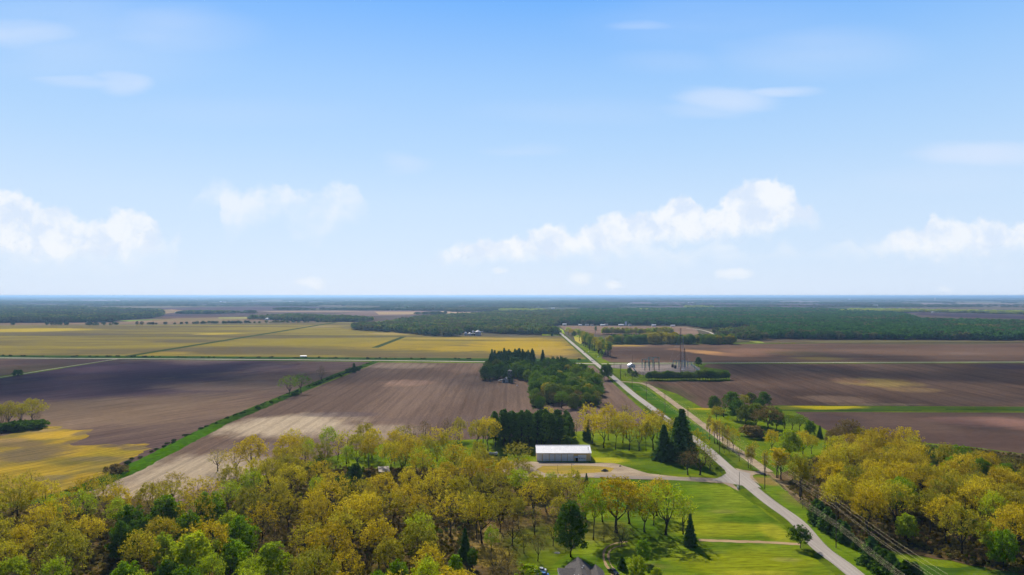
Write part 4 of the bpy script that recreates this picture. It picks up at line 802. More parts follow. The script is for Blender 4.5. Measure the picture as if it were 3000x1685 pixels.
# tall trees beside the far road, hedge rows
for i in range(36):
    u = i/35; py = 1046 - 44*u; Y = G(0, py)[1]; X = road_x(Y) + TR.uniform(16, 36) - 4*u; tree_at('poplar', X, Y, TR.uniform(22, 29), TR.choice([MG1, OLIV, MG1]), 'tall narrow grey-green tree in the belt right of the far road', group='tall belt right of the far road', w=1.2)
for i in range(46):
    px = 1785 + 8*i; lb = 'left' if px < 1900 else ('middle' if px < 2030 else 'right'); big = 1900 < px < 1980
    tree('bushy' if i % 3 else 'maple', px+TR.uniform(-3, 3), 1006+TR.uniform(-3, 3), 981-(7 if big else 0)+TR.uniform(-4, 3), OLIV if big or i % 4 == 0 else (MG1 if i % 2 else DKGR), f'tree in the {lb} part of the hedge behind the substation field', group=f'{lb} trees of the hedge behind the substation field', w=1.4)
for i in range(42):
    px = 1768 + 4.9*i; tree('maple', px+TR.uniform(-2, 2), 981+TR.uniform(-3, 1), 961+TR.uniform(-3, 3), OLIV if i % 3 else LIME, 'budding yellow-green tree in the far straight row before the houses', group='far straight row before the houses', w=1.1)
for i in range(30):
    px = 1902 + 7.8*i; tree('maple', px+TR.uniform(-2, 2), 1113+TR.uniform(-2, 2), 1088+TR.uniform(-3, 3)-(3 if px > 2060 else 0), MG1 if i % 4 else DKGR, 'low green tree of the screen hedge in front of the substation', group='screen hedge of the substation', w=1.45)
for px, py, tp, kd, mm, lb in ((1845,1100,1077,'maple',DKGR,'dark round tree left of the substation yard'),(1832,1104,1090,'bare',BROWN,'twiggy bush left of the substation yard'),(1872,1105,1086,'bare',BROWN,'brown bush in front of the substation yard'),(1885,1106,1088,'bare',BROWN,'second brown bush in front of the substation yard'),(1860,1103,1088,'shrub',DKGR,'low bush beside the substation tree'),
        (2046,1074,1046,'maple',DKGR,'lone dark tree at the right end of the substation'),(1745,979,953,'poplar',DKGR,'narrow dark tree before the brown far field'),(1675,985,963,'oak',GOLD,'golden tree by the far end of the road'),(1690,984,962,'oak',LIME,'lime tree by the far end of the road'),(1665,982,958,'oak',LIME,'pale tree left of the golden far road tree'),(1617,985,975,'juniper',SPRU,'tiny dark conifer on the bright far lawn'),
        (1682,988,970,'maple',DKGR,'dark tree beneath the golden far road tree'),(1948,984,956,'oak',OLIV,'brown tall tree in the far straight row')):
    one(kd, px, py, tp, mm, lb)

# ================================================================== FAR WOODS
def lowtree(seed, con=False, per=None):
    rs = np.random.RandomState(seed); n = 34
    if con: z = rs.uniform(.05, 1, n); an = rs.uniform(0, 6.283, n); r = .34*(1-z)**.8+.03; P = np.stack([np.cos(an)*r, np.sin(an)*r, z], 1)
    else:
        z = rs.uniform(-.9, 1, n); an = rs.uniform(0, 6.283, n); rad = np.sqrt(1-z*z)*rs.uniform(.6, 1, n); P = np.stack([np.cos(an)*rad*.42, np.sin(an)*rad*.42, .60+z*.36], 1)
    v, f = leaves(P, [.13]*n, .17, 7, rs); return mesh('crown', v, f)
LOWM = {}
def low_set(mt, con=False):
    key = (mt.name, con)
    if key not in LOWM:
        c = bpy.data.collections.new('tree_kinds'); LOWM[key] = c
        for i in range(5):
            o = bpy.data.objects.new('far_tree', lowtree(50+i, con)); o.data.materials.append(mt); c.objects.link(o)
    return LOWM[key]
def far_wood(name, pts, hts, wid, mt, label, con=False):
    """one stand of far trees: points with a height and a width each, grown over with tree shapes"""
    me = bpy.data.meshes.new(name); n = len(pts); me.vertices.add(n)
    v = np.zeros((n, 3), np.float32); v[:, :2] = pts; me.vertices.foreach_set('co', v.ravel())
    a = me.attributes.new('size', 'FLOAT_VECTOR', 'POINT'); sz = np.stack([wid, wid, hts], 1).astype(np.float32); a.data.foreach_set('vector', sz.ravel())
    o = obj(name, me); g = bpy.data.node_groups.new('grow_' + name, 'GeometryNodeTree')
    g.interface.new_socket('Geometry', in_out='INPUT', socket_type='NodeSocketGeometry'); g.interface.new_socket('Geometry', in_out='OUTPUT', socket_type='NodeSocketGeometry')
    gi = g.nodes.new('NodeGroupInput'); go = g.nodes.new('NodeGroupOutput'); ip = g.nodes.new('GeometryNodeInstanceOnPoints')
    ci = g.nodes.new('GeometryNodeCollectionInfo'); ci.inputs[0].default_value = low_set(mt, con); ci.inputs[1].default_value = True; ci.inputs[2].default_value = True
    at = g.nodes.new('GeometryNodeInputNamedAttribute'); at.data_type = 'FLOAT_VECTOR'; at.inputs[0].default_value = 'size'
    rv = g.nodes.new('FunctionNodeRandomValue'); rv.data_type = 'FLOAT_VECTOR'; rv.inputs[0].default_value = (0, 0, 0); rv.inputs[1].default_value = (0, 0, 6.283)
    l = g.links; l.new(gi.outputs[0], ip.inputs['Points']); l.new(ci.outputs[0], ip.inputs['Instance']); ip.inputs['Pick Instance'].default_value = True
    l.new(rv.outputs[0], ip.inputs['Rotation']); l.new(at.outputs[0], ip.inputs['Scale']); l.new(ip.outputs[0], go.inputs[0])
    mo = o.modifiers.new('grow', 'NODES'); mo.node_group = g
    tag(o, label, 'woodland', kind='stuff'); return o
def wood_pts(poly, seed, dens=1., back=True):
    """spots inside a photo outline, spaced wider with distance"""
    mid = (min(p[1] for p in poly)+max(p[1] for p in poly))/2      # the rear edge seen is the tree tops', so the last trees stand a little nearer
    poly = [(x, HZ+(y-HZ)*1.19) if y < mid and back else (x, y) for x, y in poly]
    rnd = np.random.RandomState(seed); P = [G(*p) for p in poly]
    pyt = min(p[1] for p in poly); pyb = max(p[1] for p in poly); out = []; hs = []; ws = []
    Yn, Yf = G(0, pyb)[1], G(0, pyt)[1]; Y = Yn
    while Y < Yf:
        sp = max(12., Y/210.)/dens; xs_ = []
        for i in range(len(P)):
            (x1, y1), (x2, y2) = P[i], P[(i+1) % len(P)]
            if (y1 > Y) != (y2 > Y): xs_.append((x2-x1)*(Y-y1)/(y2-y1)+x1)
        xs_.sort()
        for a, b2 in zip(xs_[::2], xs_[1::2]):
            k = int((b2-a)/sp); 
            if k < 1: continue
            X = a + (np.arange(k)+rnd.uniform(-.3, 1.3, k))*(b2-a)/k; out.append(np.stack([X, Y+rnd.uniform(-.5, .5, k)*sp], 1))
            hs.append(rnd.uniform(12, 19, k)); ws.append(rnd.uniform(1.0, 1.6, k)*max(15, sp*1.3))
        Y += sp*.9
    return np.concatenate(out), np.concatenate(hs), np.concatenate(ws)
WM_C = wood_mat('wood_mixed', [(0., (0.044, 0.095, 0.026)), (.25, (0.088, 0.176, 0.033)), (.45, (0.213, 0.189, 0.061)), (.6, (0.125, 0.230, 0.033)), (.8, (0.325, 0.324, 0.055)), (1., (0.163, 0.135, 0.066))], 1/110.)
WM_R = wood_mat('wood_green', [(0., (0.027, 0.081, 0.022)), (.25, (0.056, 0.162, 0.026)), (.45, (0.106, 0.243, 0.033)), (.62, (0.062, 0.149, 0.028)), (.78, (0.188, 0.176, 0.061)), (1., (0.275, 0.324, 0.050))], 1/190.)
WM_L = wood_mat('wood_brown', [(0., (0.044, 0.081, 0.039)), (.35, (0.138, 0.135, 0.055)), (.6, (0.088, 0.162, 0.039)), (.8, (0.300, 0.297, 0.044)), (1., (0.150, 0.135, 0.066))], 1/190.)
WM_F = wood_mat('wood_far', [(0., (0.044, 0.088, 0.044)), (.4, (0.100, 0.162, 0.044)), (.7, (0.163, 0.162, 0.066)), (1., (0.237, 0.270, 0.066))], 1/600.)
WM_B = wood_mat('wood_bright', [(0., (0.300, 0.405, 0.044)), (.5, (0.525, 0.567, 0.055)), (1., (0.400, 0.459, 0.055))], 1/90.)
fw = [
 ('woodland', [(1035,967),(1150,973),(1262,984),(1290,986),(1335,986),(1342,980),(1345,975),(1420,975),(1480,979),(1640,982),(1600,968),(1603,953),(1612,944),(1700,925),(1700,905),(1450,912),(1240,924),(1110,944),(1050,958)], WM_C, 'mixed green and brown woodland behind the white grain bins'),
 ('woodland', [(1612,951),(1700,953),(2015,954),(2060,947),(2100,949),(2200,954),(2230,985),(2250,994),(2400,996),(2640,996),(3000,999),(3500,1003),(3500,944),(3000,938),(2700,932),(2640,915),(2400,902),(2200,899),(1990,902),(1700,903),(1680,925),(1625,940)], WM_R, 'deep green forest spreading across the right distance'),
 ('woodland', [(2080,975),(2095,985),(2150,993),(2220,1000),(2250,994),(2230,975),(2200,955),(2110,962)], WM_C, 'brownish wood corner beyond the substation fields'),
 ('woodland', [(-500,949),(0,947),(330,945),(345,939),(455,931),(475,915),(465,905),(200,897),(-500,893)], WM_L, 'brown and dark green woodland in the left distance'),
 ('woodland', [(520,921),(610,921),(740,918),(745,911),(560,909)], WM_L, 'dark tree stand around a far white farm at left'),
 ('woodland', [(725,935),(830,939),(960,943),(1090,943),(1085,930),(1040,925),(850,919),(740,926)], WM_C, 'green woodland at the far end of the yellow fields'),
 ('woodland', [(800,908),(1000,910),(1300,911),(1330,915),(1560,911),(1560,899),(1300,901),(1000,902),(830,903)], WM_F, 'long dark wood line crossing the centre distance'),
 ('woodland', [(1215,922),(1300,924),(1310,914),(1220,913)], WM_F, 'dark square wood beyond the pale fields'),
 ('woodland', [(765,896),(930,897),(930,893),(765,892)], WM_F, 'narrow dark far wood in a purple plain at left'),
 ('woodland', [(985,891),(1120,891),(1300,893),(1700,901),(1700,884),(1300,881),(1000,883)], WM_F, 'large blue-green far forest in the centre distance'),
 ('woodland', [(1700,903),(1800,903),(1830,894),(1800,885),(1700,884)], WM_F, 'blue-green far forest right of the road line'),
 ('woodland', [(-500,890),(0,889),(500,893),(620,887),(480,883),(0,881),(-500,882)], WM_F, 'bluish far forest at the left horizon'),
 ('woodland', [(2450,911),(2700,915),(3000,922),(3600,926),(3600,916),(3000,911),(2700,906),(2500,904)], WM_B, 'yellow-green sunlit tree line at right'),
 ('woodland', [(2010,901),(2080,902),(2090,897),(2010,897)], WM_B, 'small sunlit yellow-green wood above the forest'),
 ('woodland', [(1465,911),(1600,913),(1600,907),(1465,906)], WM_B, 'pale sunlit trees above the centre wood'),
 ('woodland', [(1880,916),(1935,916),(1935,907),(1880,905)], WM_B, 'pale green trees near a white far roof'),
]
for i, (nm, poly, mt, lb) in enumerate(fw):
    p_, h_, w_ = wood_pts(poly, 100+i); far_wood(nm, p_, h_, w_, mt, lb)
# rows of trees and bushes along far field edges
def line_pts(segs, seed, hh=(6, 12), sp=7.):
    rnd = np.random.RandomState(seed); out = []
    for a, b2, ds in segs:
        A = np.array(G(*a)); B = np.array(G(*b2)); L = np.linalg.norm(B-A); k = max(2, int(L/sp*ds)); u = rnd.uniform(0, 1, k)[:, None]
        out.append(A+(B-A)*u + rnd.uniform(-2, 2, (k, 2)))
    o = np.concatenate(out); return o, rnd.uniform(*hh, len(o)), rnd.uniform(8, 14, len(o))
p_, h_, w_ = line_pts([((400,953),(980,944.5),.9),((130,954),(205,953),1.),((30,953),(48,953),1.),((250,955),(345,953),1.1)], 7)
far_wood('hedgerow', p_, h_, w_, WM_L, 'uneven hedgerow of bushes along the far edge of the yellow field')
p_, h_, w_ = line_pts([((0,1044),(1000,1050),.5),((1000,1051),(1440,1053),.4),((1650,1055),(1720,1055),.5)], 8, (1., 2.6), 6.); far_wood('hedgerow', p_, h_, w_*.5, wood_mat('verge_bush', [(0., (.02, .045, .012)), (1., (.04, .07, .014))]), 'low scrub along the left crossing road')
p_, h_, w_ = line_pts([((300,1388),(640,1241),.5),((640,1241),(860,1153),.9),((860,1153),(1090,1063),.9)], 9, (.8, 2.2), 3.); far_wood('bank_scrub', p_, h_, w_*.28, wood_mat('bank_bush', [(0., (.022, .05, .010)), (1., (.04, .085, .010))]), 'tufts and small bushes on the field bank')
# tree belts out to the horizon
rb = np.random.RandomState(5); P_, H_, W_ = [], [], []
for k in range(230):
    Y = math.exp(rb.uniform(math.log(5200), math.log(58000))); X = rb.uniform(-1., 1.)*Y*.85; L = rb.uniform(.02, .22)*Y; D = rb.uniform(20, 700); sp = Y/210.
    n = int(max(6, L/sp*max(1, min(4, D/(sp*3)))))
    P_.append(np.stack([X+rb.uniform(-.5, .5, n)*L, Y+rb.uniform(0, 1, n)*D], 1)); H_.append(rb.uniform(10, 17, n)); W_.append(rb.uniform(1.1, 1.9, n)*sp)
far_wood('tree_belts', np.concatenate(P_), np.concatenate(H_), np.concatenate(W_), WM_F, 'blue tree belts one behind another out to the horizon')

# ================================================================== BUILDINGS AND THINGS
WHITE = mat('white_metal', (.74, .72, .72), .5, .05, .8); ROOFW = mat('white_roof', (.90, .87, .86), .6, .06, .35); TANW = mat('tan_siding', (.72, .52, .24), .7, .06, 1.)
DARK = mat('dark_opening', (.03, .025, .025), .6); GREYM = mat('galvanised_steel', (.42, .44, .47), .4, .1, 1., .6); GLASS = mat('window_glass', (.02, .025, .03), .08, .0, 1., 0., .6)
PANEL = mat('door_panel', (.84, .82, .82), .5, .04, .5); TRIM = mat('trim', (.70, .68, .66), .6, .03)
def panel_grid(m, x0, x1, y, z0, z1, step, t=.025):
    x = x0+step
    while x < x1-.1: m.box(x-.02, x+.02, y-t, y, z0+.02, z1-.02); x += step
# --- the long shed
sh = thing('storage_shed', 'long low storage shed with white metal roof and six pale sliding doors', 'shed', (14.2, 391.3, 0))
Lx, Dy, ez, rz_ = 31., 16.5, 4.7, 7.2
m = MB(); m.box(0, Lx, 0, .2, 0, ez); m.box(0, Lx, Dy-.2, Dy, 0, ez); m.prism([(0, 0), (Dy, 0), (Dy, ez), (Dy/2, rz_-.1), (0, ez)], 0.0, .2); m.prism([(0, 0), (Dy, 0), (Dy, ez), (Dy/2, rz_-.1), (0, ez)], Lx-.2, Lx)
m.build('wall', TANW, sh)
m = MB(); s_ = (rz_-ez)/(Dy/2)
for sgn in (0, 1):
    a = [(-.45, ez-.45*s_+.05), (Dy/2, rz_+.05), (Dy/2, rz_+.22), (-.45, ez-.45*s_+.22)] if sgn == 0 else [(Dy+.45, ez-.45*s_+.05), (Dy/2, rz_+.05), (Dy/2, rz_+.22), (Dy+.45, ez-.45*s_+.22)]
    m.prism(a, -.4, Lx+.4)
x = .3
while x < Lx:
    m.prism([(-.44, ez-.45*s_+.22), (Dy/2-.05, rz_+.22), (Dy/2-.05, rz_+.29), (-.44, ez-.45*s_+.29)], x, x+.06); x += .92
rf = m.build('roof', ROOFW, sh); m = MB(); m.box(-.4, Lx+.4, Dy/2-.22, Dy/2+.22, rz_+.26, rz_+.34); m.build('ridge_cap', WHITE, rf)
m = MB(); m.lathe([(.12, 5.6), (.12, 7.3), (.2, 7.3), (.2, 7.5), (.02, 7.55)], Lx-1.2, 3., 10); m.build('vent_pipe', DARK, rf)
k_ = .03245; X0 = 1160
for i, (a, b2) in enumerate(((1166,1250),(1264,1375),(1385,1475),(1485,1590),(1600,1695),(1705,1810))):
    m = MB(); m.box((a-X0)*k_, (b2-X0)*k_, -.16, -.04, .08, 4.06); panel_grid(m, (a-X0)*k_, (b2-X0)*k_, -.16, .1, 4., .92); m.build('sliding_door', PANEL, sh)
m = MB(); m.box(.1, 21.3, -.24, -.003, 4.12, 4.28); m.build('door_rail', TRIM, sh)
m = MB(); a, b2 = (1890-X0)*k_, (2035-X0)*k_; m.box(a, b2, -.14, -.03, .05, 3.7)
for z in (.75, 1.45, 2.2, 2.95): m.box(a+.03, b2-.03, -.16, -.14, z, z+.04)
od = m.build('overhead_door', PANEL, sh); m = MB()
for i in range(4): m.box(a+.5+i*1., a+1.1+i*1., -.175, -.145, 1.6, 1.95)
m.build('window_row', GLASS, od)
m = MB(); m.box((1850-X0)*k_, (1885-X0)*k_, -.1, -.02, .05, 2.1); m.build('entrance_door', DARK, sh)
m = MB(); m.prism([(-1.5, 2.35), (-.02, 2.75), (-.02, 2.87), (-1.5, 2.47)], (1818-X0)*k_, (1890-X0)*k_); m.box((1822-X0)*k_, (1822-X0)*k_+.1, -1.45, -1.35, 0, 2.36); m.build('door_canopy', WHITE, sh)
m = MB(); m.box(-.02, .22, -.03, .0, 0, ez); m.box(Lx-.22, Lx+.02, -.03, 0, 0, ez); m.build('corner_trim', TRIM, sh)
# --- small hut in the wood
HX, HY = G(1126, 1398); ht = thing('hut', 'small old grey hut with rusty flat metal roof among golden oaks', 'hut', (HX, HY, 0), R_(14))
m = MB(); m.prism([(0, 0), (8.5, 0), (8.5, 3.4), (0, 2.75)], -2.6, 2.6); m.build('wall', mat('grey_boards', (.13, .15, .17), .9, .2, 2.), ht)
m = MB(); m.prism([(-.3, 2.75), (8.8, 3.45), (8.8, 3.57), (-.3, 2.87)], -2.9, 2.9); m.build('roof', mat('rusty_roof', (.30, .25, .21), .8, .35, .5), ht)
m = MB(); m.box(-1.9, -.8, -.06, -.01, 0, 2.1); m.build('door', DARK, ht)
# --- pale tarp-covered heap between the oaks
HX2, HY2 = G(1324, 1402); m = MB(); m.lathe([(2., 0), (1.8, .9), (1.2, 1.7), (.5, 2.2), (.02, 2.3)], 0, 0, 14)
tp_ = thing('tarp_heap', 'small pale tarp-covered heap showing between golden oaks', 'tarp_heap', (HX2, HY2, 0)); m.build('tarp', mat('canvas', (.62, .52, .42), .9), tp_); m = MB(); m.tube([(0, 0, 0), (0, 0, 2.5)], .04, 6); m.build('pole', DARK, tp_)
# --- tanks beside the pines
def tank(px, py, L, r, rz, label):
    X, Y = G(px, py); o = thing('storage_tank', label, 'tank', (X, Y, 0), rz, 'tanks at the left end of the pine stand')
    m = MB(); pf = [(.02, -L/2-.3), (r*.6, -L/2-.2), (r, -L/2), (r, L/2), (r*.6, L/2+.2), (.02, L/2+.3)]; n = 18
    for (q, x) in pf:
        for k in range(n): a = 6.2832*k/n; m.v.append((x, q*math.cos(a), r+.35+q*math.sin(a)))
    for i in range(len(pf)-1):
        for k in range(n): m.f.append((i*n+k, i*n+(k+1) % n, (i+1)*n+(k+1) % n, (i+1)*n+k))
    m.build('shell', mat('tank_paint', (.60, .56, .50), .5, .15, .6), o, smooth=True)
    for sx in (-L*.32, L*.32): m = MB(); m.box(sx-.15, sx+.15, -r*.8, r*.8, 0, .6); m.build('cradle', BARK, o)
    m = MB(); m.lathe([(.25, 2*r+.25), (.25, 2*r+.6), (.02, 2*r+.62)], 0, 0, 10); m.build('hatch', GREYM, o)
tank(1438, 1333, 4.4, .62, R_(2), 'long whitish horizontal tank lying on grass left of the pines'); tank(1453, 1335, 2.6, .85, R_(78), 'rounder whitish tank with its end towards us, right of the long tank')
# --- gravel pile, small mound
def heap(name, px, py, w, d, h, mt, label, seed, cat='pile'):
    rnd = random.Random(seed); X, Y = G(px, py); n, k = 18, 6; v = [(0, 0, h)]; f = []
    for j in range(1, k+1):
        for i in range(n):
            a = 6.2832*i/n; u = j/k; q = 1+rnd.uniform(-.12, .12); v.append((math.cos(a)*w/2*u*q, math.sin(a)*d/2*u*q, h*(1-u**1.3)*(1+rnd.uniform(-.15, .15)) if j < k else -.02))
    for i in range(n): f.append((0, 1+i, 1+(i+1) % n))
    for j in range(k-1):
        for i in range(n): a = 1+j*n+i; b2 = 1+j*n+(i+1) % n; f.append((a, a+n, b2+n, b2))
    tag(obj(name, mesh(name, v, f, True), mt, None, (X, Y, 0)), label, cat)
heap('gravel_pile', 1772, 1381, 4.8, 4, 1.35, mat('asphalt_millings', (.035, .033, .034), .95, .4, 3.), 'low dark pile of gravel on the pale gravel yard', 1)
heap('dirt_mound', 1817, 1367, 2., 2., .7, mat('mound_soil', (.10, .075, .05), .95, .3, 3.), 'small brown dirt mound at the grass edge of the yard', 2)
heap('brush_pile', 1432, 1342, 3.2, 2.2, .8, mat('brush', (.10, .07, .03), .95, .4, 3.), 'small dark brush pile on yellow grass below the tanks', 3)
heap('rubble_pile', 1632, 1621, 2.8, 2., .5, mat('rubble', (.28, .27, .27), .9, .5, 4.), 'scattered grey rubble in the yard left of the tall green maple', 4)
# --- the house at the bottom edge
hs = thing('house', 'house with grey shingled cross-gabled roof at the bottom edge', 'house', (15.2, 216, 0))
SHG = mat('grey_shingles', (.085, .074, .070), .9, .22, 1.2); SID = mat('white_siding', (.62, .60, .57), .6, .05, 2.)
m = MB(); m.prism([(0, 0), (12, 0), (12, 2.9), (9., 4.75), (0, 2.9)], .3, 8.6); m.prism([(0, 0), (10, 0), (10, 2.9), (5, 5), (0, 2.9)], .3, .31)
m.build('wall', SID, hs)
def gable(m, x0, x1, y0, y1, e, r, axis, t=.16, ov=.4, ry=None):
    if axis == 'x':
        c = (y0+y1)/2 if ry is None else ry; s1 = (r-e)/(c-y0); s2 = (r-e)/(y1-c)
        m.prism([(y0-ov, e-ov*s1), (c, r), (c, r+t), (y0-ov, e-ov*s1+t)], x0-ov, x1+ov); m.prism([(y1+ov, e-ov*s2), (c, r), (c, r+t), (y1+ov, e-ov*s2+t)], x0-ov, x1+ov)
    else:
        c = (x0+x1)/2; s1 = (r-e)/(c-x0)
        m.prism([(x0-ov, e-ov*s1), (c, r), (c, r+t), (x0-ov, e-ov*s1+t)], y0-ov, y1+ov, 'y'); m.prism([(x1+ov, e-ov*s1), (c, r), (c, r+t), (x1+ov, e-ov*s1+t)], y0-ov, y1+ov, 'y')
m = MB(); gable(m, .3, 9.2, 0, 12, 2.9, 5.0, 'x', ry=9.2); rf = m.build('roof', SHG, hs)
m = MB(); m.box(-.14, -.10, -.3, 9.2, 2.7, 2.71); m = MB(); m.prism([(-.4, 2.62), (9.2, 4.85), (9.2, 5.10), (-.4, 2.87)], -.16, -.105); m.build('barge_board', TRIM, hs)
m = MB(); gable(m, 3.2, 11.4, 2, 16, 2.9, 6.0, 'y'); m.build('cross_roof', SHG, hs)
m = MB(); m.prism([(3.4, 0), (11.2, 0), (11.2, 2.85), (7.3, 5.85), (3.4, 2.85)], 15.7, 15.9, 'y'); m.box(3.4, 11.2, 11, 15.7, 0, 2.8); m.build('rear_wing', SID, hs)
m = MB(); gable(m, 10.4, 15.2, 4.2, 13, 2.7, 4.7, 'y', ov=.3); m.build('wing_roof', SHG, hs)
m = MB(); m.prism([(10.6, 0), (15.0, 0), (15.0, 2.6), (12.8, 4.5), (10.6, 2.6)], 4.4, 12.8, 'y'); m.build('side_wing', SID, hs)
m = MB(); m.box(12.9, 14.0, 4.33, 4.38, 1.5, 2.9); wf = m.build('window', TRIM, hs); m = MB(); m.box(13.0, 13.42, 4.29, 4.325, 1.6, 2.8); m.box(13.48, 13.9, 4.29, 4.325, 1.6, 2.8); m.build('pane', GLASS, wf)
for (x, y, z) in ((7.8, 7.5, 5.6), (8.4, 9.6, 5.4), (5.0, 5.2, 4.1), (6.3, 3.6, 4.9)): m = MB(); m.lathe([(.14, z-.6), (.14, z+.35), (.22, z+.4), (.02, z+.5)], x, y, 8); m.build('roof_vent', TRIM, rf)
# --- cars
TYRE = mat('tyre_rubber', (.02, .02, .02), .9); RIM = mat('wheel_rim', (.4, .4, .42), .35, .05, 1., .8); LAMP = mat('headlight_glass', (.75, .75, .7), .15, 0, 1., 0., .8); RED = mat('tail_light', (.35, .02, .02), .3)
def car(px, py, rz, paint, label, kind='sedan', L=4.4, loc=None, group=None):
    X, Y = loc or G(px, py); o = thing({'sedan': 'car', 'pickup': 'pickup_truck', 'van': 'van'}[kind], label, {'sedan': 'car', 'pickup': 'pickup truck', 'van': 'van'}[kind], (X, Y, .02), rz, group)
    s = L/4.4; W2 = .86
    low = [(-2.2, .28), (-2.18, .72), (-2.05, .84), (-1.2, .90), (1.1, .92), (2.0, .80), (2.2, .66), (2.2, .30)]
    if kind == 'sedan': top = [(-1.55, .88), (-.95, 1.36), (.30, 1.40), (1.15, .90)]
    elif kind == 'pickup': top = [(-.35, .92), (-.2, 1.55), (.75, 1.58), (1.25, .92)]; low = [(-2.6, .4), (-2.6, .98), (-.4, 1.), (1.2, 1.), (2.3, .95), (2.4, .7), (2.4, .4)]
    else: top = [(-2.1, .9), (-2.0, 1.75), (.9, 1.75), (1.6, .92)]
    def body(m, pr, w, wt):
        n = len(pr); zb = min(p[1] for p in pr); zt = max(p[1] for p in pr); b = len(m.v)
        for sg in (-1, 1):
            for (x, z) in pr: ww = w+(wt-w)*(z-zb)/(zt-zb); m.v.append((x*s, sg*ww*s, z*s))
        m.f += [tuple(range(b, b+n)), tuple(range(b+2*n-1, b+n-1, -1))] + [(b+k, b+n+k, b+n+(k+1) % n, b+(k+1) % n) for k in range(n)]
    m = MB(); body(m, low, W2, W2*.94)
    if kind == 'pickup': m.box(-2.5*s, -.45*s, -.7*s, .7*s, 1.003*s, 1.01*s)
    m.build('body', paint, o, bevel=.05)
    m = MB(); body(m, top, W2*.93, W2*.70); gl = m.build('windows', GLASS, o, bevel=.03)
    m = MB(); body(m, [(top[1][0]-.02, top[1][1]-.03), (top[1][0], top[1][1]+.02), (top[2][0], top[2][1]+.02), (top[2][0]+.05, top[2][1]-.03)], W2*.74, W2*.70); m.build('roof_panel', paint, o)
    ax = 1.35 if kind != 'pickup' else 1.5
    for sx in (-ax, ax):
        for sy in (-1, 1):
            m = MB(); pf = [(.05, -.1), (.32, -.1), (.32, .1), (.05, .1)]; n = 14
            for (r, y) in pf:
                for k in range(n): a = 6.2832*k/n; m.v.append((sx*s+r*s*math.cos(a), sy*(W2-.06)*s+y, .32*s+r*s*math.sin(a)))
            for i in range(3):
                for k in range(n): m.f.append((i*n+k, i*n+(k+1) % n, (i+1)*n+(k+1) % n, (i+1)*n+k))
            wh = m.build('wheel', TYRE, o); m = MB(); m.tube([(sx*s, sy*(W2+.045)*s, .32*s), (sx*s, sy*(W2+.06)*s, .32*s)], .19*s, 10); m.build('rim', RIM, wh)
    xf, xr, zl = max(p[0] for p in low), min(p[0] for p in low), .62
    for sy in (-1, 1):
        m = MB(); m.box((xf-.06)*s, (xf+.03)*s, (sy*.62-.17)*s, (sy*.62+.17)*s, (zl-.06)*s, (zl+.09)*s); m.build('headlight', LAMP, o)
        m = MB(); m.box((xr-.03)*s, (xr+.08)*s, (sy*.65-.15)*s, (sy*.65+.15)*s, (zl-.02)*s, (zl+.13)*s); m.build('tail_light', RED, o)
    return o
PW = mat('white_paint', (.72, .72, .72), .3, .02, 1., 0., .6); PB = mat('black_paint', (.012, .012, .016), .22, 0, 1., 0., .7); PBL = mat('blue_paint', (.03, .15, .45), .3, 0, 1., 0., .6); PR = mat('red_paint', (.30, .03, .035), .35, .05); PG = mat('grey_paint', (.2, .2, .21), .3)
car(1583, 1675, R_(176), PW, 'white sedan parked on grass left of the grey-roofed house', L=4.3)
car(1590, 1689, R_(184), PBL, 'blue car in front of the white sedan, cut by the bottom edge', L=4.3)
car(1797, 1680, R_(-62), PB, 'black car parked right of the house beside the dirt track', L=4.6)
car(991, 1689, R_(-70), PR, 'red pickup truck with clear windscreen under the trees at the bottom edge', 'pickup')
def roadcar(py, lane, paint, label, kind='sedan', L=4.5):
    Y = G(0, py)[1]; car(0, 0, R_(90 if lane > 0 else -90), paint, label, kind, L, loc=(road_x(Y)+lane, Y))
roadcar(1100, -1.3, PB, 'dark van driving on the road beside the pair of dark trees', 'van', 5.2); roadcar(1058, -1.5, PG, 'grey car on the road at the gravel crossing'); roadcar(1057, 1.5, PW, 'white car on the road at the gravel crossing')
roadcar(1033.5, 1.5, PB, 'dark car on the road left of the tall tree belt'); roadcar(984.5, 1.5, PR, 'small dark red car far up the road'); roadcar(966, -1.5, PW, 'tiny white car near the far end of the road')
# --- utility poles and wires
POLE = mat('pole_wood', (.10, .075, .055), .9, .2, 2.); INS = mat('insulator', (.30, .28, .26), .4)
WIRE = mat('wire', (.55, .48, .30), .5, .05, 1., .3)
poles = [(121.9, 150., 18.5), (121.9, 256.8, 18.5), (123.9, 334.6, 17.8), (124.4, 409.5, 17.2), (123.2, 478., 17.), (122.8, 548., 17.), (122.6, 623., 16.5), (122.7, 697., 16.5), (123., 775., 16.5)] 
plab = ['nearest tall pole, out of the lower frame', 'nearest tall wooden power pole on the grass right of the road', 'tall power pole beside the golden poplars at the crossroads', 'power pole in the verge before the roadside poplar row', 'power pole hidden among trees where the roads run close', 'power pole at the lower end of the green median', 'power pole in the middle of the green median', 'power pole at the upper end of the green median', 'power pole above the side road fork']
RH = [(0, 1.0, .25), (-1.2, .90, 0), (1.2, .90, 0), (1.35, .76, 0), (-1.1, .50, .12), (-.4, .50, .12), (.5, .50, .12), (1.1, .50, .12), (.25, .42, 0)]
ratt = []
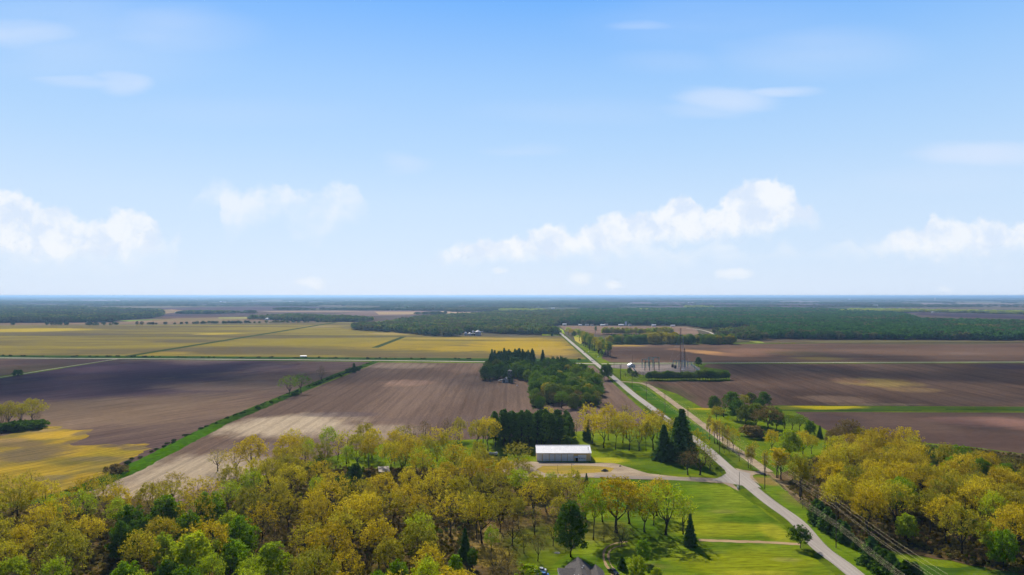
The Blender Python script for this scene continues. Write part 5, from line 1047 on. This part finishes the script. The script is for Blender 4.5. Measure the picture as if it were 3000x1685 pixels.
for (X, Y, h), lb in zip(poles, plab):
    o = thing('utility_pole', lb, 'power pole', (X, Y, 0)) if Y > 200 else None; at_ = []
    if o:
        m = MB(); m.tube([(0, 0, 0), (.03, 0, h*.5), (0, 0, h)], [.21, .17, .12], 8); m.build('pole', POLE, o)
        m = MB(); m.box(-1.35, 1.5, -.07, .07, h*.90-.22, h*.90-.08); m.build('crossarm', POLE, o); m = MB(); m.box(-1.25, 1.25, -.07, .07, h*.50-.16, h*.50-.04); m.build('crossarm', POLE, o)
    for (dx, f_, dz) in RH:
        at_.append((X+dx, Y, h*f_+dz))
        if o and f_ < 1: m = MB(); m.lathe([(.05, h*f_+dz-.16), (.10, h*f_+dz-.1), (.10, h*f_+dz-.03), (.03, h*f_+dz)], dx, 0, 6); m.build('insulator', INS, o)
    ratt.append(at_)
wl = ['topmost single wire of the power line along the road', 'upper left wire of the power line along the road', 'upper right wire of the power line along the road', 'second upper right wire of the power line along the road', 'leftmost lower wire on the lower crossarm', 'second lower wire on the lower crossarm', 'third lower wire on the lower crossarm', 'rightmost lower wire on the lower crossarm', 'lowest cable beneath the lower crossarm']
for k in range(len(RH)):
    pts = []
    for a, b2 in zip(ratt, ratt[1:]):
        A, B = Vector(a[k]), Vector(b2[k]); n = 10
        for i in range(n): u = i/n; p = A.lerp(B, u); p.z -= 4*1.5*u*(1-u)*((B-A).length/80)**2*.7; pts.append(p)
    pts.append(Vector(ratt[-1][k])); m = MB(); m.tube(pts, .012, 4); tag(m.build('power_wire', WIRE, fixn=False), wl[k], 'wire', 'wires of the roadside power line')
def simple_pole(px, py, top, label, lamp=False, box=False, arm=False, r=.14, loc=None):
    X, Y = loc or G(px, py); h = H*(py-top)/(py-HZ) if loc is None else top; o = thing('utility_pole', label, 'pole', (X, Y, 0)); m = MB(); m.tube([(0, 0, 0), (0, 0, h)], [r, r*.7], 7); m.build('pole', POLE, o)
    if lamp: m = MB(); m.tube([(0, 0, h-.4), (.5, -.4, h-.1), (.9, -.7, h-.2)], .05, 5); ar = m.build('lamp_arm', GREYM, o); m = MB(); m.lathe([(.05, h-.1), (.3, h-.25), (.3, h-.55), (.05, h-.65)], .9, -.7, 8); m.build('lamp_head', WHITE, ar)
    if box: m = MB(); m.box(-1.1, -.35, -.3, .3, 0, 1.5); m.build('meter_box', WHITE, o, bevel=.03)
    if arm: m = MB(); m.box(-1., 1., -.06, .06, h-.5, h-.38); m.build('crossarm', POLE, o)
simple_pole(2166, 1433, 1383, 'single pole with white box at its foot beside the crossroads', box=True)
simple_pole(2352, 1491, 1462, 'short pole under the wires below the tall black-trunked tree')
simple_pole(1675, 1396, 1358, 'yard light pole in front of the white-roofed shed', lamp=True); simple_pole(1634, 1388, 1362, 'thin plain pole in the yard left of the light pole', r=.1)
for px, py, tp, lb in ((1816,1079,1066,'left pole of the close trio near the substation'),(1818.5,1110,1070,'tall front pole standing between road fork and substation'),(1821,1079,1065,'right pole of the close trio near the substation'),(1799,1078,1064,'single thin pole left of the trio near the substation'),(1852.5,1066,1040,'pole behind the substation fence'),(2035,1090,1062,'pole in front of the lone substation tree'),(2013,1070,1046,'pole right of the lattice tower'),
        (1746,1058,1038,'pole on the right verge above the gravel crossing'),(1695,980,955,'thin pole right of the golden far road trees')):
    simple_pole(px, py, tp, lb, arm=py < 1100, r=.18)
# --- substation
SUBX = mat('aqua_steel', (.17, .34, .33), .5, .15, 1., .4); SUBD = mat('dark_steel', (.05, .055, .06), .6)
def lattice(m, x0, x1, y0, y1, z0, z1, n, r=.12, taper=1.):
    P = []
    for j in range(n+1):
        u = j/n; q = 1+(taper-1)*u; cx, cy = (x0+x1)/2, (y0+y1)/2; P.append([(cx+(x-cx)*q, cy+(y-cy)*q, z0+(z1-z0)*u) for x, y in ((x0, y0), (x1, y0), (x1, y1), (x0, y1))])
    for k in range(4): m.tube([p[k] for p in P], r, 4)
    for j in range(n):
        for k in range(4): m.tube([P[j][k], P[j+1][(k+1) % 4]], r*.6, 3, False); m.tube([P[j+1][k], P[j+1][(k+1) % 4]], r*.6, 3, False)
def mast(px, py, top, w, mt, label, wires=True, r=.16, taper=1., name='radio_mast'):
    X, Y = G(px, py); h = H*(py-top)/(py-HZ); o = thing(name, label, 'mast', (X, Y, 0)); m = MB(); lattice(m, -w/2, w/2, -w/2, w/2, 0, h, int(h/3.2), r, taper); m.build('lattice', mt, o)
    if wires:
        m = MB()
        for k in range(3):
            a = 2.09*k+.5
            for z in (h*.45, h*.9): m.tube([(0, 0, z), (math.cos(a)*h*.35, math.sin(a)*h*.35, .1)], .04, 3)
        m.build('guy_wires', GREYM, o)
    m = MB(); m.box(-w*.8, w*.8, -w*.8, w*.8, 0, .6); m.build('footing', TRIM, o)
mast(1994, 1092, 962, 1.1, mat('rust_red_steel', (.12, .05, .045), .7), 'tall slim dark red radio mast rising over the substation', r=.10)
mast(2001, 1083, 985, 2.6, mat('pale_steel', (.34, .30, .32), .6), 'pale tapering lattice tower just right of the tall red mast', False, .09, .25, 'lattice_tower'); mast(2006, 1078, 1020, 1.6, SUBD, 'short dark lattice mast right of the pale tower', False, .13, .4, 'lattice_tower')
def gantry(px, py, w, h, n, mt, label):
    X, Y = G(px, py); o = thing('substation_gantry', label, 'steel frame', (X, Y, 0)); 
    for i in range(n+1): m = MB(); x = -w/2+w*i/n; lattice(m, x-.4, x+.4, -.4, .4, 0, h, 4, .09); m.build('post', mt, o)
    m = MB(); 
    for z in (h-.5, h): m.tube([(-w/2, -.4, z), (w/2, -.4, z)], .12, 4); m.tube([(-w/2, .4, z), (w/2, .4, z)], .12, 4)
    k = int(w/1.5)
    for i in range(k): a = -w/2+w*i/k; b2 = -w/2+w*(i+1)/k; m.tube([(a, -.4, h-.5), (b2, -.4, h)], .06, 3, False); m.tube([(a, .4, h), (b2, .4, h-.5)], .06, 3, False)
    m.build('beam', mt, o); m = MB()
    for i in range(int(w/2.2)): x = -w/2+1.1+2.2*i; m.tube([(x, 0, h-.6), (x, 0, h-2.2)], [.14, .14], 5)
    m.build('insulators', INS, o)
gantry(1897, 1079, 14, 12, 3, SUBX, 'left large aqua steel gantry of the substation'); gantry(1910, 1086, 18, 11, 3, SUBD, 'dark steel gantry in front of the left aqua gantry'); gantry(1915, 1075, 14, 13, 2, SUBX, 'aqua gantry right of the left large one')
gantry(1990, 1076, 16, 9, 4, SUBX, 'aqua steel frame at the foot of the red mast'); gantry(2002, 1080, 12, 10, 3, mat('light_steel', (.40, .44, .46), .5), 'light grey steel frame right of the red mast'); gantry(2025, 1073, 10, 6, 2, SUBX, 'low aqua frame at the right substation fence')
for i, (px, py, lb) in enumerate(((1970, 1077, 'left dark transformer in the substation yard'), (1978, 1080, 'right dark transformer in the substation yard'))):
    X, Y = G(px, py); o = thing('transformer', lb, 'transformer', (X, Y, 0)); m = MB(); m.box(-1.2, 1.2, -1., 1., .3, 4.2); m.build('tank', SUBD, o, bevel=.08)
    m = MB(); [m.box(-1.5+.28*k, -1.4+.28*k, -1.6, -1.05, .8, 3.6) for k in range(11)]; m.build('radiator', SUBD, o)
    for k in range(3): m = MB(); m.lathe([(.12, 4.2), (.2, 4.6), (.1, 5.), (.18, 5.3), (.05, 5.8)], -.7+.7*k, 0, 8); m.build('bushing', INS, o)
X, Y = G(1842, 1077); o = thing('control_building', 'small white gabled building at the left substation fence', 'building', (X, Y, 0), R_(8)); m = MB(); m.prism([(0, 0), (9, 0), (9, 3.2), (4.5, 5.4), (0, 3.2)], 0, 6, 'y'); m.build('wall', WHITE, o); m = MB(); gable(m, 0, 9, 0, 6, 3.2, 5.4, 'y'); m.build('roof', GREYM, o); m = MB(); m.box(4, 5, -.06, -.01, 0, 2.1); m.build('door', DARK, o)
def fence(a, b2, h, mt, label, sp=4.):
    A, B = Vector((*G(*a), 0)), Vector((*G(*b2), 0)); o = thing('chain_link_fence', label, 'fence', A); d = B-A; n = int(d.length/sp); m = MB(); s = 0
    nn = d.normalized()
    mm = MB()
    for i in range(int(d.length/.8)): p = nn*(.8*i); mm.tube([p, p+Vector((0, 0, h))], .035, 3, False)
    for z in (.1, h*.5, h): mm.tube([Vector((0, 0, z)), d+Vector((0, 0, z))], .05, 3)
    mm.build('mesh_panel', mt, o)
    for i in range(min(n, 90)+1): p = d*(i/max(1, min(n, 90))); m = MB(); m.tube([p, p+Vector((0, 0, h+.2))], .09, 5); m.build('post', GREYM, o)
FN = mat('blue_grey_fence', (.16, .22, .24), .6)
fence((1846,1068.5), (2024,1068.5), 2.6, FN, 'long blue-grey fence along the back of the substation', 8.); fence((2024,1068.5), (2052,1094), 2.6, SUBX, 'aqua fence slanting down the right side of the substation', 8.); fence((1846,1068.5), (1866,1095), 2.4, FN, 'blue-grey fence down the left side of the substation', 8.)
# --- grain bins
def grain_bin(px, py, wpx, eave, apex, label):
    X, Y = G(px, py); k = MPP(py); r = wpx*k/2; he = (py-eave)*k; ha = (py-apex)*k; o = thing('grain_bin', label, 'grain bin', (X, Y+r, 0)); m = MB(); pf = []; z = 0
    while z < he: pf += [(r, z), (r*1.012, z+.4)]; z += .8
    m.lathe(pf+[(r, he)], 0, 0, 32); m.build('wall', GREYB, o, smooth=True); m = MB(); m.lathe([(r*1.04, he-.1), (r*.12, ha-.5), (r*.12, ha-.1), (.03, ha)], 0, 0, 32); m.build('roof', WHITE, o); m = MB(); m.box(-.4, .4, -r-.12, -r-.02, .2, 2.2); m.build('door', GREYM, o)
GREYB = mat('corrugated_steel', (.46, .47, .56), .4, .06, .6, .35)
grain_bin(1400, 983.5, 16.5, 972.5, 967.2, 'largest white grain bin, rightmost of the three'); grain_bin(1364.3, 983, 10.5, 976.6, 972., 'leftmost white grain bin of the three'); grain_bin(1376, 983, 9.5, 976.8, 974., 'smallest grain bin, between the other two')
X, Y = G(1385, 983); o = thing('grain_elevator', 'boxy white grain elevator head behind the dark shed between the bins', 'elevator', (X, Y+8, 0)); k = MPP(983); m = MB(); lattice(m, -1.2, 1.2, -1.2, 1.2, 0, 8, 4, .2); m.build('tower', GREYM, o); m = MB(); m.box(-1.8, 1.8, -1.6, 1.6, 6., 11.); m.build('head', WHITE, o, bevel=.1)
m = MB(); m.box(3.5, 24, -.5, .5, 8.2, 9.4); m.build('conveyor', WHITE, o)
X, Y = G(1381, 983); o = thing('machine_shed', 'dark open shed with pale flat roof between the grain bins', 'shed', (X, Y, 0)); m = MB(); m.box(0, 8.5, 0, 6, 0, 4); m.build('wall', DARK, o); m = MB(); m.box(-.6, 9.1, -.6, 6.5, 4.003, 4.5); m.build('roof', WHITE, o)
# --- old farmyard
X, Y = G(1494, 1121); o = thing('silo', 'old round silo overgrown with ivy at the copse edge', 'silo', (X, Y+3, 0)); m = MB(); m.lathe([(2.7, 0), (2.7, 12.), (2.3, 13), (.05, 13.6)], 0, 0, 20); m.build('wall', mat('concrete', (.28, .26, .24), .9), o)
rs = np.random.RandomState(3); an = rs.uniform(0, 6.283, 420); zz = rs.uniform(0, 12.6, 420); v, f = leaves(np.stack([2.8*np.cos(an), 2.8*np.sin(an), zz], 1), [.35]*420, .55, 6, rs); obj('ivy', mesh('ivy', v, f), DKGR, o)
X, Y = G(1478, 1121); o = thing('barn', 'collapsing small grey and white barn left of the overgrown silo', 'barn', (X-2.5, Y, 0), R_(-12)); m = MB(); m.prism([(0, 0), (6.5, 0), (6.5, 3), (3.2, 5.4), (0, 3)], 0, 8, 'y'); m.build('wall', mat('weathered_white', (.42, .42, .42), .9, .3, 1.), o); m = MB(); gable(m, 0, 6.5, 0, 8, 3, 5.4, 'y'); m.prism([(-5.5, 1.6), (-.3, 3.), (-.3, 3.15), (-5.5, 1.75)], 1, 7, 'y'); m.build('roof', mat('slate_roof', (.20, .22, .26), .7, .2, 1.), o); m = MB(); m.box(1, 3, -.08, -.02, 0, 2.6); m.build('door', DARK, o)
heap('white_boulder', 1515, 1130, 1.8, 1.5, 1., WHITE, 'small white block in front of the old farmyard', 9, 'block')
# --- houses and farm buildings far away
RC = {'w': WHITE, 'g': mat('grey_roof', (.22, .21, .21), .8), 'r': mat('brown_roof', (.16, .10, .08), .8)}
def farhouse(px, py, w, d, h, roof, label, name='house', cat='house', wall=None, chim=False):
    X, Y = G(px, py); o = thing(name, label, cat, (X-w/2, Y, 0), 0); m = MB(); m.prism([(0, 0), (d, 0), (d, h), (d/2, h*1.45), (0, h)], 0, w); m.build('wall', wall or WHITE, o); m = MB(); gable(m, 0, w, 0, d, h, h*1.5, 'x'); rf = m.build('roof', RC[roof], o)
    m = MB(); m.box(w*.45, w*.45+1.1, -.08, -.02, 0, min(2.1, h*.8)); m.build('door', DARK, o)
    if cat == 'house':
        for q in (.15, .7): m = MB(); m.box(w*q, w*q+1.6, -.08, -.02, 1., 2.2); m.build('window', GLASS, o)
    if chim: m = MB(); m.box(w*.6, w*.6+.9, d*.4, d*.4+.9, h*1.2, h*1.8); m.build('chimney', RC['r'], rf)
FHs = [(1654,954,12,8,4,'w','small white house beside the far end of the road'),(1720,954.5,12,8,3.4,'g','white house at the left of the far village row'),(1735,954.5,9,8,3.2,'r','low house second in the far village row'),(1766,955,14,9,3.2,'w','long white-roofed house in the far village row'),(1776,954,11,8,4.,'g','grey-roofed house right of the long white one'),
 (1820,954.5,16,9,3.2,'w','low white house right of the middle of the village row'),(1834,954,6,6,8.5,'w','tall narrow white house in the village row'),(1846,955,10,8,4,'r','brown-roofed house right of the tall white one'),(1916,957,12,9,4.5,'w','white house half hidden by a dark tree'),(1972,957,13,8,3.4,'w','white house above the red mast'),(1700,954.5,10,8,3.3,'w','pale small house left of the village row'),
 (822,935,14,9,8,'w','white farmhouse right of the round white barn far left'),(400,931,36,12,4,'w','long white-roofed far barn on the left'),(388,932,20,12,4,'g','grey low farm shed beside the long white barn'),(258,943.5,14,9,4.5,'w','white farmhouse at the edge of the left woods'),(515,918,12,8,5,'w','white far house left of the pale strip field'),
 (580,884.5,40,14,7,'w','far white farm building on the left plain, first from left'),(646,885.5,26,14,9,'w','far white farm building with a tall side, on the left plain'),(657,886,44,14,6,'w','long far white farm building on the left plain'),(741,883,30,14,6,'w','lonely far white barn right of the farm group'),(850,885,30,14,7,'w','far white barn left of the pale far strip'),(858,884.5,34,14,6,'w','far white barn, right one of the pair'),
 (1147,910,40,16,6,'w','long white-roofed barn with red front on the pale field'),(1262,955,8,6,7,'w','tiny white building inside the centre wood'),(1544,901,24,14,8,'w','white building before the blue-green far forest'),(1568,917,40,14,5,'w','white low buildings beside the pale sunlit trees'),(1477,920,14,9,6,'w','tiny white house among the pale centre trees'),(1673,888,50,16,6,'w','far white sheds above the road end'),(1690,887,44,16,7,'w','second far white sheds above the road end'),(1735,888.5,36,14,6,'w','single far white shed right of the road end'),
 (1872,914.5,46,18,5,'w','large flat white roof amid the green forest'),(1620,906,24,12,7,'w','white building left of the large flat white roof'),(2030,944,22,10,5,'w','white house in the wood corner, left of the pair'),(2052,943.5,26,10,4.5,'w','white house in the wood corner, right of the pair'),(2015,889,40,16,8,'w','white far farm above the right forest'),(2028,888.5,30,14,7,'w','second building of the white far farm above the right forest'),(2000,883,36,16,8,'w','small white far barn left above the farm'),
 (2552,899,44,18,9,'g','grey-roofed far barn, left of the wide pair at right'),(2566,899,40,18,11,'w','pale barn beside the grey-roofed far barn'),(2583,900,48,18,10,'r','brownish barn right of the pale far barn'),(2803,896,60,22,8,'w','bright white isolated far barn at right'),(2741,916,34,12,5,'w','white low house in front of the dark far plain'),(2695,899.5,40,14,6,'w','white roof among yellow-green trees at right'),(2975,919,30,12,5,'w','left low white house near the right edge'),(2990,920,26,12,5,'g','grey low house near the right edge'),(2490,878,50,18,9,'w','tiny white far shed near the horizon at right'),(2874,879,80,20,9,'w','pale long far shed near the right horizon')]
for (px, py, w, d, h, rf_, lb) in FHs: farhouse(px, py, w, d, h, rf_, lb, 'house' if 'house' in lb and w < 24 else 'farm_building', 'house' if 'house' in lb and w < 24 else 'farm building', chim=(w < 15))
X, Y = G(783, 937.5); o = thing('round_barn', 'round white domed barn beyond the yellow fields at left', 'barn', (X, Y, 0)); m = MB(); m.lathe([(9, 0), (9, 3.6), (9.5, 3.5), (6.5, 6.6), (.6, 8.2), (.05, 8.6)], 0, 0, 24); m.build('roof', WHITE, o); m = MB(); m.box(-1.5, 1.5, -9.2, -8.8, 0, 3); m.build('door', DARK, o)
X, Y = G(2739, 884); o = thing('water_tower', 'small white water tower on the right horizon', 'water tower', (X, Y, 0)); m = MB(); m.lathe([(2.2, 0), (1.6, 6), (1.6, 36), (6, 40), (12, 45), (13, 50), (10, 56), (.1, 59)], 0, 0, 20); m.build('tank', WHITE, o, smooth=True); m = MB(); m.box(-.8, .8, -2.6, -1.9, 0, 2.4); m.build('door', DARK, o)
X, Y = G(888, 1047.5); farhouse(888, 1046.5, 9, 4, 1.6, 'w', 'small low white shelter by the crossing road at the field edge', 'shelter', 'shelter')
for px, py, lb in ((1724,1033,'longer white sign board lying along the road by the tree belt'),(1752,1048,'small white marker near the tree belt end')):
    X, Y = G(px, py); o = thing('sign', lb, 'sign', (X, Y, 0), R_(70)); m = MB(); m.box(-2., 2., -.05, .05, .8, 2.2); m.build('board', WHITE, o); m = MB(); m.box(-1.8, -1.7, -.04, .04, 0, .8); m.box(1.7, 1.8, -.04, .04, 0, .8); m.build('post', POLE, o)

# --- low growth under the trees and along edges
def ground_cover(poly, r, seed, hh, ww, mt, name, label, px=True):
    pts = np.array(scatter(poly, r, seed, tries=12)); rnd = np.random.RandomState(seed); n = len(pts); far_wood(name, pts, rnd.uniform(*hh, n), rnd.uniform(*ww, n), mt, label).pop if False else None
UG = wood_mat('undergrowth_leaves', [(0., (.15, .15, .016)), (.35, (.24, .20, .03)), (.6, (.20, .15, .05)), (.8, (.16, .22, .014)), (1., (.27, .22, .03))], 1/14., .4)
def cover(poly, r, seed, hh, ww, name, label):
    pts = np.array(scatter(poly, r, seed, tries=14)); rnd = np.random.RandomState(seed); n = len(pts); far_wood(name, pts, rnd.uniform(*hh, n)**1., rnd.uniform(*ww, n), UG, label)
cover([(-330,1512),(240,1500),(560,1520),(640,1466),(775,1410),(850,1370),(1140,1374),(1330,1384),(1400,1398),(1470,1400),(1540,1425),(1690,1415),(1600,1470),(1440,1520),(1370,1600),(1340,1900),(-330,1900)], 1.9, 41, (.4, 2.2), (1.2, 2.6), 'undergrowth', 'budding undergrowth and saplings on the floor of the left wood')
cover([(2300,1425),(2425,1350),(2470,1315),(2600,1300),(2850,1318),(3050,1345),(3350,1390),(3450,1660),(3200,1720),(3000,1690),(2940,1680),(2700,1620),(2540,1592),(2440,1548),(2360,1490)], 1.9, 42, (.4, 2.2), (1.2, 2.6), 'undergrowth', 'budding undergrowth and saplings on the floor of the right wood')

# ================================================================== CLOUDS OVERHEAD
# the fair-weather clouds above the picture, whose shadows lie over the middle distance
cm_, t, b, o_ = new_mat('cloud_vapour'); t.n.remove(b)
tr = t.node('ShaderNodeBsdfTransparent'); df = t.node('ShaderNodeBsdfDiffuse'); df.inputs[0].default_value = (.9, .9, .9, 1); tl = t.node('ShaderNodeBsdfTranslucent'); tl.inputs[0].default_value = (.9, .9, .9, 1)
ma = t.node('ShaderNodeMixShader'); ma.inputs[0].default_value = .5; t.l.new(df.outputs[0], ma.inputs[1]); t.l.new(tl.outputs[0], ma.inputs[2])
mb_ = t.node('ShaderNodeMixShader'); mb_.inputs[0].default_value = .10; t.l.new(tr.outputs[0], mb_.inputs[1]); t.l.new(ma.outputs[0], mb_.inputs[2]); t.l.new(mb_.outputs[0], o_.inputs[0])
bm = bmesh.new(); bmesh.ops.create_icosphere(bm, subdivisions=2, radius=1.); ICO = np.array([v.co[:] for v in bm.verts]); ICF = np.array([[v.index for v in f.verts] for f in bm.faces]); bm.free()
def cloud(gx, gy, rx, ry, n, seed, gaps=(), z=2400., pr=.26):
    rs = np.random.RandomState(seed); V = []; Fc = []; k = 0; s = z/ts.z
    while k < n:
        a, r = rs.uniform(0, 6.283), math.sqrt(rs.uniform(0, 1)); wv = 1+.25*math.sin(3*a+seed)+.15*math.sin(5*a+2*seed); X = gx+math.cos(a)*r*rx*wv; Y = gy+math.sin(a)*r*ry*wv
        if any(((X-g[0])/g[2])**2+((Y-g[1])/g[3])**2 < 1 for g in gaps): n -= .3; continue
        q = min(rx, ry)*pr*rs.uniform(.5, 1.3)*(1.25-.6*r); d = ICO*(1+.22*rs.normal(size=(len(ICO), 1)).clip(-1, 1)); d = d*q*np.array([1.3, 1, .45]); d[:, 2] = np.maximum(d[:, 2], -.15*q)
        V.append(d+np.array([X+ts.x*s, Y+ts.y*s, z+rs.uniform(0, .3)*q])); Fc.append(ICF+k*len(ICO)); k += 1
    o = obj('cloud', mesh('cloud', np.concatenate(V), np.concatenate(Fc), True), cm_); tag(o, 'fair-weather clouds drifting over the plain, above the picture', 'cloud', kind='stuff')
cloud(-430, 800, 330, 215, 90, 1, [(-300, 700, 60, 30)])
cloud(520, 860, 430, 280, 72, 2, [(400, 748, 70, 38), (315, 1124, 90, 45), (620, 700, 80, 30)])
cloud(-5, 800, 75, 80, 30, 3)
cloud(350, 505, 130, 45, 40, 4)

# ================================================================== HAZE
hm = bpy.data.materials.new('haze'); hm.use_nodes = True; t = NT(hm.node_tree); t.n.clear(); o_ = t.node('ShaderNodeOutputMaterial'); pv = t.node('ShaderNodeVolumePrincipled')
pv.inputs['Color'].default_value = (.40, .66, 1., 1); pv.inputs['Density'].default_value = 5.8e-5; pv.inputs['Anisotropy'].default_value = .35
t.l.new(pv.outputs[0], o_.inputs['Volume'])
m = MB(); m.box(-78000, 78000, -900, 66000, -1., 100.); hz = obj('haze', mesh('haze', m.v, m.f), hm); tag(hz, 'thin blue haze over the whole plain', 'haze', kind='stuff')
